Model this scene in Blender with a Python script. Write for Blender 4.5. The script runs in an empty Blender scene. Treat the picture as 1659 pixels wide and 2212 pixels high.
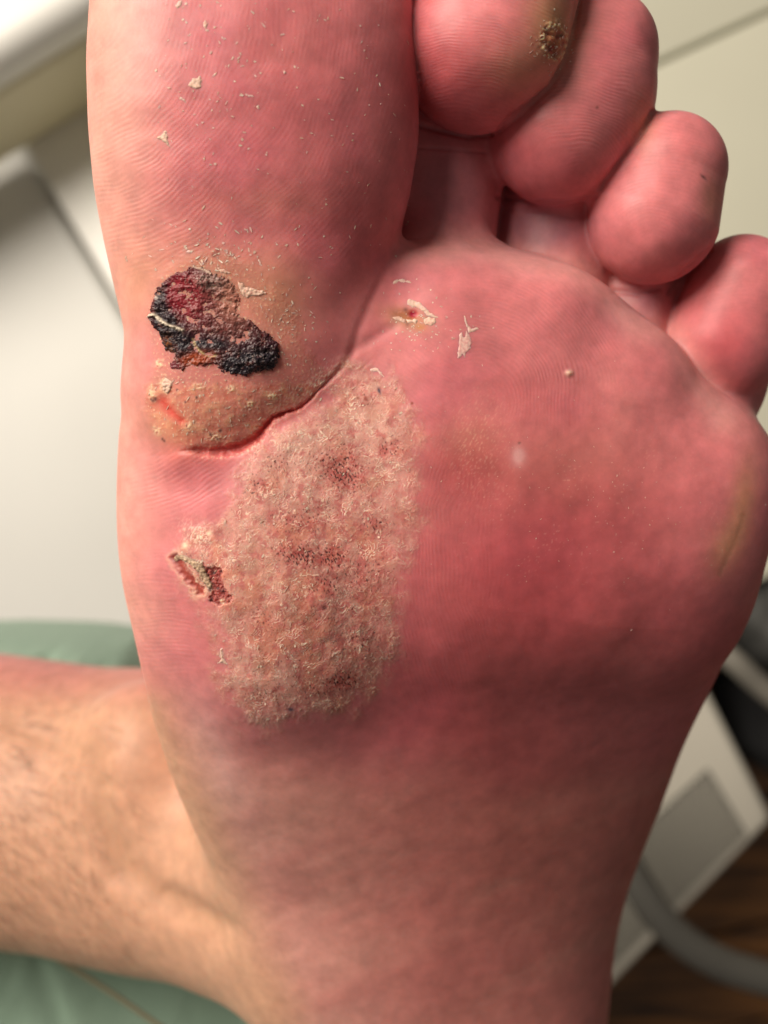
import bpy, bmesh, math, random
import numpy as np
from mathutils import Vector
from mathutils.bvhtree import BVHTree

random.seed(7)
rng = np.random.default_rng(7)
scene = bpy.context.scene
col = scene.collection

# ------------------------------------------------------------------ camera, world, light
CAM_Z = 0.150
cam_data = bpy.data.cameras.new("camera")
cam_data.sensor_fit = 'VERTICAL'
cam_data.sensor_width = 3.42
cam_data.sensor_height = 4.56
cam_data.lens = 4.13
cam_data.clip_start = 0.005
cam_data.clip_end = 20
cam_data.dof.use_dof = True
cam_data.dof.focus_distance = 0.1415
cam_data.dof.aperture_fstop = 1.45
cam = bpy.data.objects.new("camera", cam_data)
cam.location = (0, 0, CAM_Z)
col.objects.link(cam)
scene.camera = cam

world = bpy.data.worlds.new("World")
scene.world = world
world.use_nodes = True
bg = world.node_tree.nodes['Background']
bg.inputs[0].default_value = (1.0, 0.88, 0.76, 1)
bg.inputs[1].default_value = 0.135

def area(name, loc, target, size, power, color):
    d = bpy.data.lights.new(name, 'AREA')
    d.shape = 'DISK'
    d.size = size
    d.energy = power
    d.color = color
    o = bpy.data.objects.new(name, d)
    o.location = loc
    o.rotation_euler = (Vector(target) - Vector(loc)).to_track_quat('-Z', 'Y').to_euler()
    col.objects.link(o)
    return o

area("room_lamp", (-0.90, 0.75, 0.85), (0, 0, -0.05), 1.00, 42.0, (1.0, 0.90, 0.78))

scene.view_settings.view_transform = 'Standard'
scene.view_settings.look = 'None'
scene.view_settings.exposure = 0
scene.view_settings.gamma = 1

# ------------------------------------------------------------------ helpers
# the plan was measured on a sheet 1659 x 2212 units; K is the angle of one unit
K = (3.42 / 4.13) / 1659.0

def P(px, py, z):
    d = CAM_Z - z
    return np.array([(px - 829.5) * K * d, (1106 - py) * K * d, z])

def R(r, z):
    return r * K * (CAM_Z - z)

def smooth(a, b, x):
    t = np.clip((x - a) / (b - a), 0, 1)
    return t * t * (3 - 2 * t)

def tag(o, label=None, cat=None, group=None, kind=None):
    if label: o['label'] = label
    if cat: o['category'] = cat
    if group: o['group'] = group
    if kind: o['kind'] = kind
    return o

def empty(name, loc):
    o = bpy.data.objects.new(name, None)
    o.location = loc
    o.empty_display_size = 0.01
    col.objects.link(o)
    return o

def mesh_obj(name, verts, faces, mat, parent=None, smooth_shade=True):
    me = bpy.data.meshes.new(name)
    me.from_pydata([tuple(v) for v in verts], [], [tuple(int(i) for i in f) for f in faces])
    me.update()
    if smooth_shade:
        me.polygons.foreach_set('use_smooth', [True] * len(me.polygons))
    me.materials.append(mat)
    o = bpy.data.objects.new(name, me)
    col.objects.link(o)
    if parent is not None:
        o.parent = parent
        o.location = -parent.location
    return o

# 2-D gradient noise
_perm = rng.permutation(1024)
_ang = rng.random(1024) * 2 * np.pi
_gx, _gy = np.cos(_ang), np.sin(_ang)

def perlin(x, y, seed=0):
    xi = np.floor(x).astype(np.int64); yi = np.floor(y).astype(np.int64)
    xf = x - xi; yf = y - yi
    u = xf * xf * xf * (xf * (xf * 6 - 15) + 10); v = yf * yf * yf * (yf * (yf * 6 - 15) + 10)
    def g(ix, iy, dx, dy):
        h = _perm[(_perm[(ix + seed * 131) & 1023] + iy) & 1023]
        return _gx[h] * dx + _gy[h] * dy
    a = g(xi, yi, xf, yf); b = g(xi + 1, yi, xf - 1, yf)
    c = g(xi, yi + 1, xf, yf - 1); d = g(xi + 1, yi + 1, xf - 1, yf - 1)
    return ((a + (b - a) * u) * (1 - v) + (c + (d - c) * u) * v) * 1.5

def fbm(x, y, seed=0, octs=3, gain=0.5):
    s = 0; amp = 1; t = 0
    for i in range(octs):
        s = s + amp * perlin(x * 2 ** i, y * 2 ** i, seed + i * 7)
        t += amp; amp *= gain
    return s / t

def poly_sd(px, py, poly):
    """signed distance to a closed outline, negative inside"""
    poly = np.asarray(poly, float)
    d = np.full(px.shape, 1e9)
    inside = np.zeros(px.shape, bool)
    n = len(poly)
    for i in range(n):
        ax, ay = poly[i]; bx, by = poly[(i + 1) % n]
        ex, ey = bx - ax, by - ay
        wx, wy = px - ax, py - ay
        t = np.clip((wx * ex + wy * ey) / (ex * ex + ey * ey), 0, 1)
        d = np.minimum(d, (wx - ex * t) ** 2 + (wy - ey * t) ** 2)
        c = ((ay > py) != (by > py))
        with np.errstate(divide='ignore', invalid='ignore'):
            xs = (bx - ax) * (py - ay) / (by - ay if by != ay else 1e-9) + ax
        inside ^= c & (px < xs)
    d = np.sqrt(d)
    return np.where(inside, -d, d)

def line_d(px, py, pts):
    """distance to an open line and how far along it (0..1)"""
    pts = np.asarray(pts, float)
    d = np.full(px.shape, 1e9); tt = np.zeros(px.shape)
    n = len(pts) - 1
    for i in range(n):
        ax, ay = pts[i]; bx, by = pts[i + 1]
        ex, ey = bx - ax, by - ay
        wx, wy = px - ax, py - ay
        t = np.clip((wx * ex + wy * ey) / (ex * ex + ey * ey), 0, 1)
        dd = np.hypot(wx - ex * t, wy - ey * t)
        m = dd < d
        d = np.where(m, dd, d); tt = np.where(m, (i + t) / n, tt)
    return d, tt

def blob(px, py, cx, cy, rx, ry=None, ang=0):
    ry = ry or rx
    c, s = math.cos(math.radians(ang)), math.sin(math.radians(ang))
    dx, dy = px - cx, py - cy
    u = (dx * c + dy * s) / rx; v = (-dx * s + dy * c) / ry
    return np.exp(-(u * u + v * v))

# ------------------------------------------------------------------ materials
def new_mat(name):
    m = bpy.data.materials.new(name)
    m.use_nodes = True
    nt = m.node_tree
    return m, nt, nt.nodes['Principled BSDF']

def plain(name, rgb, rough=0.5, noise=0.0, nscale=30, bump=0.0, bscale=200, sheen=0.0):
    m, nt, b = new_mat(name)
    b.inputs['Roughness'].default_value = rough
    b.inputs['Base Color'].default_value = (*rgb, 1)
    if sheen:
        b.inputs['Sheen Weight'].default_value = sheen
    tc = nt.nodes.new('ShaderNodeTexCoord')
    if noise:
        n = nt.nodes.new('ShaderNodeTexNoise'); n.inputs['Scale'].default_value = nscale
        n.inputs['Detail'].default_value = 5
        r = nt.nodes.new('ShaderNodeValToRGB')
        r.color_ramp.elements[0].position = 0.3; r.color_ramp.elements[1].position = 0.7
        r.color_ramp.elements[0].color = (*[c * (1 - noise) for c in rgb], 1)
        r.color_ramp.elements[1].color = (*[min(1, c * (1 + noise)) for c in rgb], 1)
        nt.links.new(tc.outputs['Object'], n.inputs['Vector'])
        nt.links.new(n.outputs['Fac'], r.inputs['Fac'])
        nt.links.new(r.outputs['Color'], b.inputs['Base Color'])
    if bump:
        n2 = nt.nodes.new('ShaderNodeTexNoise'); n2.inputs['Scale'].default_value = bscale
        bp = nt.nodes.new('ShaderNodeBump'); bp.inputs['Strength'].default_value = bump
        bp.inputs['Distance'].default_value = 0.002
        nt.links.new(tc.outputs['Object'], n2.inputs['Vector'])
        nt.links.new(n2.outputs['Fac'], bp.inputs['Height'])
        nt.links.new(bp.outputs['Normal'], b.inputs['Normal'])
    return m

def skin_material():
    m, nt, b = new_mat("skin")
    L = nt.links
    at = nt.nodes.new('ShaderNodeAttribute'); at.attribute_name = 'surface_color'
    ph = nt.nodes.new('ShaderNodeAttribute'); ph.attribute_name = 'ridge_phase'
    am = nt.nodes.new('ShaderNodeAttribute'); am.attribute_name = 'ridge_amount'
    ro = nt.nodes.new('ShaderNodeAttribute'); ro.attribute_name = 'dryness'
    tc = nt.nodes.new('ShaderNodeTexCoord')
    # fine mottling of the blood under the skin
    n1 = nt.nodes.new('ShaderNodeTexNoise'); n1.inputs['Scale'].default_value = 260; n1.inputs['Detail'].default_value = 6
    n1.inputs['Roughness'].default_value = 0.65
    L.new(tc.outputs['Object'], n1.inputs['Vector'])
    mr = nt.nodes.new('ShaderNodeMapRange'); mr.inputs['From Min'].default_value = 0.3; mr.inputs['From Max'].default_value = 0.7
    mr.inputs['To Min'].default_value = 0.84; mr.inputs['To Max'].default_value = 1.14
    L.new(n1.outputs['Fac'], mr.inputs['Value'])
    # ridge lines
    mul = nt.nodes.new('ShaderNodeMath'); mul.operation = 'MULTIPLY'; mul.inputs[1].default_value = 2 * math.pi
    L.new(ph.outputs['Fac'], mul.inputs[0])
    sn = nt.nodes.new('ShaderNodeMath'); sn.operation = 'SINE'
    L.new(mul.outputs[0], sn.inputs[0])
    br = nt.nodes.new('ShaderNodeTexNoise'); br.inputs['Scale'].default_value = 420; br.inputs['Detail'].default_value = 2
    L.new(tc.outputs['Object'], br.inputs['Vector'])
    bm_ = nt.nodes.new('ShaderNodeMapRange'); bm_.inputs['From Min'].default_value = 0.3; bm_.inputs['From Max'].default_value = 0.6
    bm_.inputs['To Min'].default_value = 0.0; bm_.inputs['To Max'].default_value = 1.0
    L.new(br.outputs['Fac'], bm_.inputs['Value'])
    ra = nt.nodes.new('ShaderNodeMath'); ra.operation = 'MULTIPLY'
    L.new(sn.outputs[0], ra.inputs[0]); L.new(am.outputs['Fac'], ra.inputs[1])
    rb = nt.nodes.new('ShaderNodeMath'); rb.operation = 'MULTIPLY'
    L.new(ra.outputs[0], rb.inputs[0]); L.new(bm_.outputs[0], rb.inputs[1])
    # tops of the ridges are a little paler
    rp = nt.nodes.new('ShaderNodeMath'); rp.operation = 'MULTIPLY_ADD'; rp.inputs[1].default_value = 0.05
    L.new(rb.outputs[0], rp.inputs[0]); L.new(mr.outputs[0], rp.inputs[2])
    vm = nt.nodes.new('ShaderNodeVectorMath'); vm.operation = 'SCALE'
    L.new(at.outputs['Color'], vm.inputs[0]); L.new(rp.outputs[0], vm.inputs['Scale'])
    L.new(vm.outputs[0], b.inputs['Base Color'])
    # bump
    pores = nt.nodes.new('ShaderNodeTexNoise'); pores.inputs['Scale'].default_value = 2200; pores.inputs['Detail'].default_value = 3
    L.new(tc.outputs['Object'], pores.inputs['Vector'])
    hs = nt.nodes.new('ShaderNodeMath'); hs.operation = 'MULTIPLY_ADD'; hs.inputs[1].default_value = 0.7
    L.new(pores.outputs['Fac'], hs.inputs[0]); L.new(rb.outputs[0], hs.inputs[2])
    bp = nt.nodes.new('ShaderNodeBump'); bp.inputs['Strength'].default_value = 1.0
    bp.inputs['Distance'].default_value = 0.000014
    L.new(hs.outputs[0], bp.inputs['Height'])
    L.new(bp.outputs['Normal'], b.inputs['Normal'])
    L.new(ro.outputs['Fac'], b.inputs['Roughness'])
    b.inputs['Subsurface Weight'].default_value = 0.75
    b.inputs['Subsurface Radius'].default_value = (1.0, 0.30, 0.20)
    b.inputs['Subsurface Scale'].default_value = 0.0016
    b.inputs['Specular IOR Level'].default_value = 0.38
    return m

def crust_material(name, sss, rough, bump, dist=0.00004):
    m, nt, b = new_mat(name)
    at = nt.nodes.new('ShaderNodeAttribute'); at.attribute_name = 'surface_color'
    tc = nt.nodes.new('ShaderNodeTexCoord')
    n = nt.nodes.new('ShaderNodeTexNoise'); n.inputs['Scale'].default_value = 1500; n.inputs['Detail'].default_value = 4
    nt.links.new(tc.outputs['Object'], n.inputs['Vector'])
    mr = nt.nodes.new('ShaderNodeMapRange'); mr.inputs['To Min'].default_value = 0.6; mr.inputs['To Max'].default_value = 1.4
    nt.links.new(n.outputs['Fac'], mr.inputs['Value'])
    vm = nt.nodes.new('ShaderNodeVectorMath'); vm.operation = 'SCALE'
    nt.links.new(at.outputs['Color'], vm.inputs[0]); nt.links.new(mr.outputs[0], vm.inputs['Scale'])
    nt.links.new(vm.outputs[0], b.inputs['Base Color'])
    bp = nt.nodes.new('ShaderNodeBump'); bp.inputs['Strength'].default_value = bump; bp.inputs['Distance'].default_value = dist
    nt.links.new(n.outputs['Fac'], bp.inputs['Height']); nt.links.new(bp.outputs['Normal'], b.inputs['Normal'])
    b.inputs['Roughness'].default_value = rough
    if sss:
        b.inputs['Subsurface Weight'].default_value = sss
        b.inputs['Subsurface Radius'].default_value = (1, 0.5, 0.3)
        b.inputs['Subsurface Scale'].default_value = 0.0006
    return m

M_skin = skin_material()
M_scab = crust_material("dried_blood", 0.0, 0.42, 0.35)
M_scab.node_tree.nodes["Principled BSDF"].inputs["Specular IOR Level"].default_value = 0.3
M_flake = crust_material("dead_skin", 0.3, 0.6, 0.5)

# ------------------------------------------------------------------ shape of the foot and leg
class Loft:
    """body with a left edge, right edge, sole height and thickness for each row"""
    def __init__(self, rows, n=2.6, blur=9, tilt=0.0):
        self.tilt = tilt
        ys, xl, xr, zf, th = [], [], [], [], []
        for (py, l, r, z, t) in rows:
            zc = z - t * 0.5
            ys.append(P(0, py, zc)[1]); xl.append(P(l, py, zc)[0]); xr.append(P(r, py, zc)[0])
            zf.append(z); th.append(t)
        o = np.argsort(ys)
        ys = np.array(ys)[o]
        self.y = np.linspace(ys[0], ys[-1], 400)
        def s(a):
            a = np.interp(self.y, ys, np.array(a)[o])
            k = np.ones(2 * blur + 1) / (2 * blur + 1)
            for _ in range(2):
                e = np.concatenate([2 * a[0] - a[blur:0:-1], a, 2 * a[-1] - a[-2:-blur - 2:-1]])
                a = np.convolve(e, k, 'valid')
            return a
        self.xl, self.xr, self.zf, self.th = s(xl), s(xr), s(zf), s(th)
        self.n = n
        self.y0, self.y1 = ys[0], ys[-1]
    def __call__(self, x, y, z):
        xl = np.interp(y, self.y, self.xl); xr = np.interp(y, self.y, self.xr)
        zf = np.interp(y, self.y, self.zf); th = np.interp(y, self.y, self.th)
        hw = np.maximum((xr - xl) * 0.5, 5e-4); hz = th * 0.5
        u = np.abs(x - (xl + xr) * 0.5) / hw
        tl = self.tilt * (1 + 1.6 * smooth(-0.015, -0.055, y)) if self.tilt else 0.0
        v = np.abs(z + tl * (x - (xl + xr) * 0.5) - (zf - hz)) / hz
        d = ((u ** self.n + v ** self.n) ** (1.0 / self.n) - 1) * np.minimum(hw, hz)
        over = np.maximum(y - self.y1, 0) + np.maximum(self.y0 - y, 0)
        return np.where(over > 0, np.sqrt(np.maximum(d, 0) ** 2 + over ** 2) + np.minimum(d, 0) * 0, d)

class Cone:
    """round cone between two balls"""
    def __init__(self, a, ra, b, rb, sz=1.0):
        self.a, self.b, self.ra, self.rb, self.sz = np.array(a), np.array(b), ra, rb, sz
    def __call__(self, x, y, z):
        a, b = self.a, self.b
        e = b - a; L2 = e @ e
        t = np.clip(((x - a[0]) * e[0] + (y - a[1]) * e[1] + (z - a[2]) * e[2]) / L2, 0, 1)
        dz = (z - a[2] - e[2] * t) / self.sz
        return np.sqrt((x - a[0] - e[0] * t) ** 2 + (y - a[1] - e[1] * t) ** 2 + dz ** 2) - (self.ra + (self.rb - self.ra) * t)

class Ell:
    def __init__(self, c, r, ang=0):
        self.c = np.array(c); self.r = r; self.cs, self.sn = math.cos(math.radians(ang)), math.sin(math.radians(ang))
    def __call__(self, x, y, z):
        dx, dy, dz = x - self.c[0], y - self.c[1], z - self.c[2]
        u = (dx * self.cs + dy * self.sn) / self.r[0]; v = (-dx * self.sn + dy * self.cs) / self.r[1]; w = dz / self.r[2]
        q = np.sqrt(u * u + v * v + w * w)
        return (q - 1) * min(self.r)

def pc(p1, r1, z1, p2, r2, z2, sz=1.0):
    """cone from plan positions; z1, z2 are the heights of the face turned up"""
    R1, R2 = R(r1, z1), R(r2, z2)
    c1, c2 = z1 - R1 * sz, z2 - R2 * sz
    return Cone(P(*p1, c1), R(r1, c1), P(*p2, c2), R(r2, c2), sz)

body = Loft([
    (540, 990, 1100, -.0080, .006),
    (565, 890, 1245, -.0040, .012),
    (620, 800, 1315, 0.0005, .018),
    (690, 640, 1385, 0.0025, .022),
    (760, 400, 1440, 0.0038, .025),
    (830, 292, 1510, 0.0045, .027),
    (900, 277, 1585, 0.0050, .029),
    (970, 276, 1636, 0.0052, .030),
    (1050, 273, 1652, 0.0052, .031),
    (1150, 272, 1662, 0.0048, .032),
    (1280, 288, 1650, 0.0030, .034),
    (1400, 322, 1598, -.0028, .037),
    (1500, 352, 1562, -.0090, .041),
    (1620, 400, 1512, -.0165, .046),
    (1750, 452, 1458, -.0240, .050),
    (1850, 498, 1410, -.0295, .054),
    (1950, 545, 1366, -.0340, .057),
    (2050, 590, 1340, -.0375, .060),
    (2212, 650, 1322, -.0400, .062),
    (2400, 690, 1290, -.0445, .062),
    (2560, 760, 1230, -.0480, .055),
    (2680, 880, 1110, -.0560, .040),
], n=2.2, tilt=0.09)

big_toe = Loft([
    (-400, 480, 640, .0100, .006),
    (-370, 380, 730, .0135, .014),
    (-300, 300, 810, .0170, .022),
    (-150, 232, 868, .0195, .028),
    (0, 205, 891, .0205, .031),
    (150, 196, 903, .0202, .032),
    (300, 200, 905, .0190, .031),
    (430, 212, 884, .0168, .030),
    (550, 236, 848, .0140, .029),
    (680, 266, 800, .0120, .028),
    (780, 288, 752, .0112, .027),
    (860, 316, 690, .0100, .025),
    (920, 345, 600, .0080, .023),
    (965, 385, 520, .0050, .018),
    (990, 410, 470, .0020, .012),
], n=2.25, blur=7)

k_s, k_m, k_l = 0.0012, 0.004, 0.012
parts = [
    (body, 0),
    # heads of the long bones under the sole
    (pc((960, 680), 135, .0030, (900, 1200), 200, .0015), .009),
    (pc((1160, 730), 130, .0015, (1060, 1250), 210, .0000), .009),
    (pc((1340, 860), 120, -.0010, (1230, 1260), 200, -.0035), .009),
    (pc((1500, 1020), 125, -.0055, (1390, 1300), 150, -.010), .009),
    (Ell(P(610, 1200, -.0065), (R(240, 0), R(370, 0), .0125)), .007),
    (Ell(P(1450, 1080, -.011), (R(170, 0), R(190, 0), .0095)), .007),
    # flesh behind the toes: slim stems
    (pc((972, 200), 88, -.0035, (962, 620), 92, -.0045), k_m),
    (pc((1178, 330), 112, -.0130, (1168, 640), 112, -.0130), .0015),
    (pc((1385, 560), 66, -.0125, (1370, 760), 66, -.0110), .0015),
    (pc((1560, 800), 80, -.0160, (1520, 950), 90, -.010), .003),
    # backs of the toes and the web between them
    (Cone(P(1000, 120, -.013), .0100, P(935, 600, -.0160), .0102), .002),
    (Cone(P(880, 20, -.010), .0095, P(890, 420, -.014), .0095), .002),
    (Cone(P(1235, 260, -.0195), .0100, P(1180, 680, -.0215), .0120), .0015),
    (Cone(P(1415, 450, -.0220), .0090, P(1310, 800, -.025), .0120), .0015),
    (Cone(P(1562, 740, -.0240), .0080, P(1450, 980, -.022), .0110), .002),
    # fourth, fifth toes, third, second
    (pc((1443, 372), 123, .0022, (1412, 472), 139, .0025), .0012),
    (Cone(P(1600, 622, -.0140), R(112, -.0140), P(1556, 738, -.0145), R(118, -.0145)), .0012),
    (Cone(P(1572, 765, -.015), R(98, -.015), P(1560, 850, -.024), R(80, -.024)), .003),
    (pc((1292, 116), 126, .0045, (1258, 205), 150, .0050), .0006),
    (pc((1258, 205), 150, .0050, (1207, 292), 147, .0052), .0025),
    (pc((1086, -62), 172, .0138, (1034, 108), 170, .0138), .0005),
    (pc((1120, -20), 122, .0138, (1098, 90), 124, .0138), .0025),
    # ankle and leg
    (Cone(P(-1500, 1560, -.150), .047, P(-300, 1680, -.120), .0405), 0.0),
    (Cone(P(-300, 1680, -.120), .0405, P(330, 1760, -.105), .0375), .01),
    (Cone(P(330, 1760, -.105), .0360, P(760, 1900, -.070), .034), .01),
    (Ell(P(335, 1645, -.078), (.019, .020, .018), 20), .010),
    (Cone(P(640, 1600, -.062), .018, P(780, 1780, -.070), .024), .01),
]
LEG0 = 23

def smin(a, b, k):
    if k <= 0:
        return np.minimum(a, b)
    h = np.maximum(k - np.abs(a - b), 0) / k
    return np.minimum(a, b) - h * h * k * 0.25

def foot_sdf(x, y, z):
    foot = parts[0][0](x, y, z)
    for p, k in parts[1:6]:
        foot = smin(foot, p(x, y, z), k)
    toe = big_toe(x, y, z)
    foot = smin(foot, toe, 0.0065)
    for p, k in parts[6:16]:
        foot = smin(foot, p(x, y, z), k)
    # toes are kept apart from each other by only the slightest fusing
    for p, k in parts[16:LEG0]:
        foot = smin(foot, p(x, y, z), k)
    leg = parts[LEG0][0](x, y, z)
    for p, k in parts[LEG0 + 1:]:
        leg = smin(leg, p(x, y, z), k)
    return smin(foot, leg, 0.015)

def axis(lo, f0, f1, hi, h, g=1.12, hmax=0.006):
    a = list(np.arange(f0, f1 + h * 0.5, h))
    s = h; v = a[-1]
    while v < hi:
        s = min(s * g, hmax); v += s; a.append(v)
    s = h; v = a[0]; b = []
    while v > lo:
        s = min(s * g, hmax); v -= s; b.append(v)
    return np.array(b[::-1] + a)

GX = axis(-0.36, -0.064, 0.068, 0.076, 0.0008)
GY = axis(-0.150, -0.118, 0.084, 0.094, 0.0008)
GZ = axis(-0.215, -0.040, 0.022, 0.026, 0.0009, 1.08, 0.003)
F = np.empty((len(GX), len(GY), len(GZ)), np.float32)
_yy, _zz = np.meshgrid(GY, GZ, indexing='ij')
for i0 in range(0, len(GX), 16):
    xs = GX[i0:i0 + 16]
    F[i0:i0 + 16] = foot_sdf(xs[:, None, None], _yy[None], _zz[None])

def surface_nets(F, GX, GY, GZ):
    S = F < 0
    nx, ny, nz = F.shape
    acc = S[:-1, :-1, :-1].astype(np.int8).copy()
    for dx in (0, 1):
        for dy in (0, 1):
            for dz in (0, 1):
                if dx + dy + dz:
                    acc += S[dx:nx - 1 + dx, dy:ny - 1 + dy, dz:nz - 1 + dz]
    act = (acc > 0) & (acc < 8)
    I, J, Kk = np.nonzero(act)
    idx = np.full(act.shape, -1, np.int64)
    idx[I, J, Kk] = np.arange(len(I))
    V = np.zeros((len(I), 3)); C = np.zeros(len(I))
    cs = [(0, 0, 0), (1, 0, 0), (0, 1, 0), (1, 1, 0), (0, 0, 1), (1, 0, 1), (0, 1, 1), (1, 1, 1)]
    for a in range(8):
        for b in range(a + 1, 8):
            A, B = cs[a], cs[b]
            if sum(abs(A[q] - B[q]) for q in range(3)) != 1: continue
            fa = F[I + A[0], J + A[1], Kk + A[2]]; fb = F[I + B[0], J + B[1], Kk + B[2]]
            m = (fa < 0) != (fb < 0)
            t = np.where(m, fa / np.where(m, fa - fb, 1), 0)
            pa = np.stack([GX[I + A[0]], GY[J + A[1]], GZ[Kk + A[2]]], 1)
            pb = np.stack([GX[I + B[0]], GY[J + B[1]], GZ[Kk + B[2]]], 1)
            V += np.where(m[:, None], pa + (pb - pa) * t[:, None], 0); C += m
    V /= C[:, None]
    quads = []
    for ax in range(3):
        sl0 = [slice(None)] * 3; sl1 = [slice(None)] * 3
        sl0[ax] = slice(0, -1); sl1[ax] = slice(1, None)
        A = S[tuple(sl0)]; B = S[tuple(sl1)]
        e = A != B
        o1, o2 = [q for q in range(3) if q != ax]
        pos = np.stack(np.nonzero(e), 1)
        ok = (pos[:, o1] > 0) & (pos[:, o2] > 0) & (pos[:, o1] < F.shape[o1] - 1) & (pos[:, o2] < F.shape[o2] - 1)
        pos = pos[ok]
        flip = A[tuple(pos.T)]
        q = []
        for (u, v) in ((0, 0), (1, 0), (1, 1), (0, 1)):
            c = pos.copy(); c[:, o1] -= u; c[:, o2] -= v
            q.append(idx[tuple(c.T)])
        q = np.stack(q, 1)
        if ax == 1: flip = ~flip
        q[~flip] = q[~flip][:, ::-1]
        quads.append(q)
    return V, np.concatenate(quads)

V, Q = surface_nets(F, GX, GY, GZ)
del F

def grad(p, e=2e-4):
    x, y, z = p[:, 0], p[:, 1], p[:, 2]
    g = np.stack([foot_sdf(x + e, y, z) - foot_sdf(x - e, y, z), foot_sdf(x, y + e, z) - foot_sdf(x, y - e, z),
                  foot_sdf(x, y, z + e) - foot_sdf(x, y, z - e)], 1) / (2 * e)
    return g

def project(p, it=2, lim=0.0006):
    for _ in range(it):
        g = grad(p); f = foot_sdf(p[:, 0], p[:, 1], p[:, 2])
        s = f / np.maximum((g * g).sum(1), 0.15)
        p = p - g * np.clip(s, -lim, lim)[:, None]
    return p

def to_plan(p):
    d = CAM_Z - p[:, 2]
    return p[:, 0] / (K * d) + 829.5, 1106 - p[:, 1] / (K * d)

V = project(V, 2)
me = bpy.data.meshes.new("person")
me.from_pydata(V.tolist(), [], Q.tolist())
bm = bmesh.new(); bm.from_mesh(me)

PLAQUE = [(760, 800), (800, 792), (850, 825), (880, 870), (918, 945), (898, 1000), (912, 1050), (895, 1085), (920, 1125), (890, 1190), (862, 1270), (846, 1340),
          (852, 1400), (838, 1455), (795, 1500), (740, 1522), (680, 1532), (630, 1552), (570, 1562), (515, 1548), (488, 1510),
          (482, 1440), (470, 1390), (452, 1335), (428, 1290), (400, 1250), (392, 1190), (420, 1150), (470, 1140), (490, 1090), (510, 1040), (540, 990),
          (600, 930), (650, 900), (700, 855)]
CALLUS = [(318, 830), (335, 790), (330, 740), (318, 690), (340, 600), (400, 555), (480, 540), (560, 590), (640, 680), (650, 740),
          (700, 800), (752, 785), (735, 800), (640, 882), (590, 903), (550, 946), (480, 968), (400, 962), (345, 930), (318, 880)]

def visible_faces(level):
    fs = []
    me_ = []
    for f in bm.faces:
        c = f.calc_center_median()
        me_.append((c.x, c.y, c.z))
    c = np.array(me_)
    nm = np.array([f.normal[:] for f in bm.faces])
    px, py = to_plan(c)
    view = -c.copy(); view[:, 2] += CAM_Z
    view /= np.linalg.norm(view, axis=1)[:, None]
    front = (nm * view).sum(1) > -0.1
    if level == 0:
        m = front & (px > -60) & (px < 1720) & (py > -60) & (py < 2270) & (c[:, 2] > -0.13)
    elif level == 1:
        m = front & (px > 150) & (px < 1690) & (py > -30) & (py < 1640) & (c[:, 2] > -0.03)
    else:
        m = front & (px > 290) & (px < 960) & (py > 520) & (py < 1600) & (c[:, 2] > -0.03)
        m &= (np.minimum(poly_sd(px, py, PLAQUE), poly_sd(px, py, CALLUS)) < 16)
    return m

for level in (0, 1, 2):
    bm.faces.ensure_lookup_table(); bm.normal_update()
    m = visible_faces(level)
    es = set()
    for f in [bm.faces[i] for i in np.nonzero(m)[0]]:
        es.update(f.edges)
    bmesh.ops.subdivide_edges(bm, edges=list(es), cuts=1, use_grid_fill=True)
bm.to_mesh(me); bm.free()
nv = len(me.vertices)
co = np.empty(nv * 3); me.vertices.foreach_get('co', co); co = co.reshape(-1, 3)
co = project(co, 2, 0.0003)
G = grad(co); N = G / np.maximum(np.linalg.norm(G, axis=1), 1e-6)[:, None]
print("skin verts", nv)

# ------------------------------------------------------------------ relief and colour of the skin, some light and shade painted in
CREASE = [(880, 470), (862, 520), (835, 585), (800, 655), (775, 715), (762, 762), (738, 796), (700, 832), (662, 872), (640, 886), (618, 892), (592, 903),
          (574, 922), (552, 948), (522, 965), (490, 974), (450, 976), (415, 972), (380, 975)]

def lerp(c, tgt, m):
    return c + (np.array(tgt) - c) * m[:, None]

# clusters of clotted points in the plaque: centre, radii, tilt, density
CLOTS = [(742, 1028, 44, 30, 25, 1.0), (735, 1005, 60, 40, 0, .75), (700, 1000, 40, 30, 0, .5), (845, 970, 26, 22, 0, .9), (655, 1200, 60, 24, 8, 1.0), (715, 1205, 42, 26, 0, 1.0),
         (650, 1120, 70, 36, 0, .45), (812, 1135, 34, 22, 0, .7), (705, 1262, 36, 26, 0, .7), (780, 1240, 70, 50, 0, .45),
         (738, 1472, 44, 26, -10, .9), (690, 1490, 60, 26, 0, .45), (560, 1500, 60, 26, 0, .4), (598, 1000, 34, 24, 0, .5), (556, 1050, 40, 28, 0, .5),
         (700, 1320, 80, 30, 0, .3), (770, 1390, 60, 40, 0, .4), (780, 860, 30, 20, 0, .4), (560, 1340, 50, 30, 0, .3), (620, 1430, 50, 20, 0, .25),
         (895, 1105, 30, 30, 0, .4), (440, 1245, 30, 40, -40, .6)]

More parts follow.
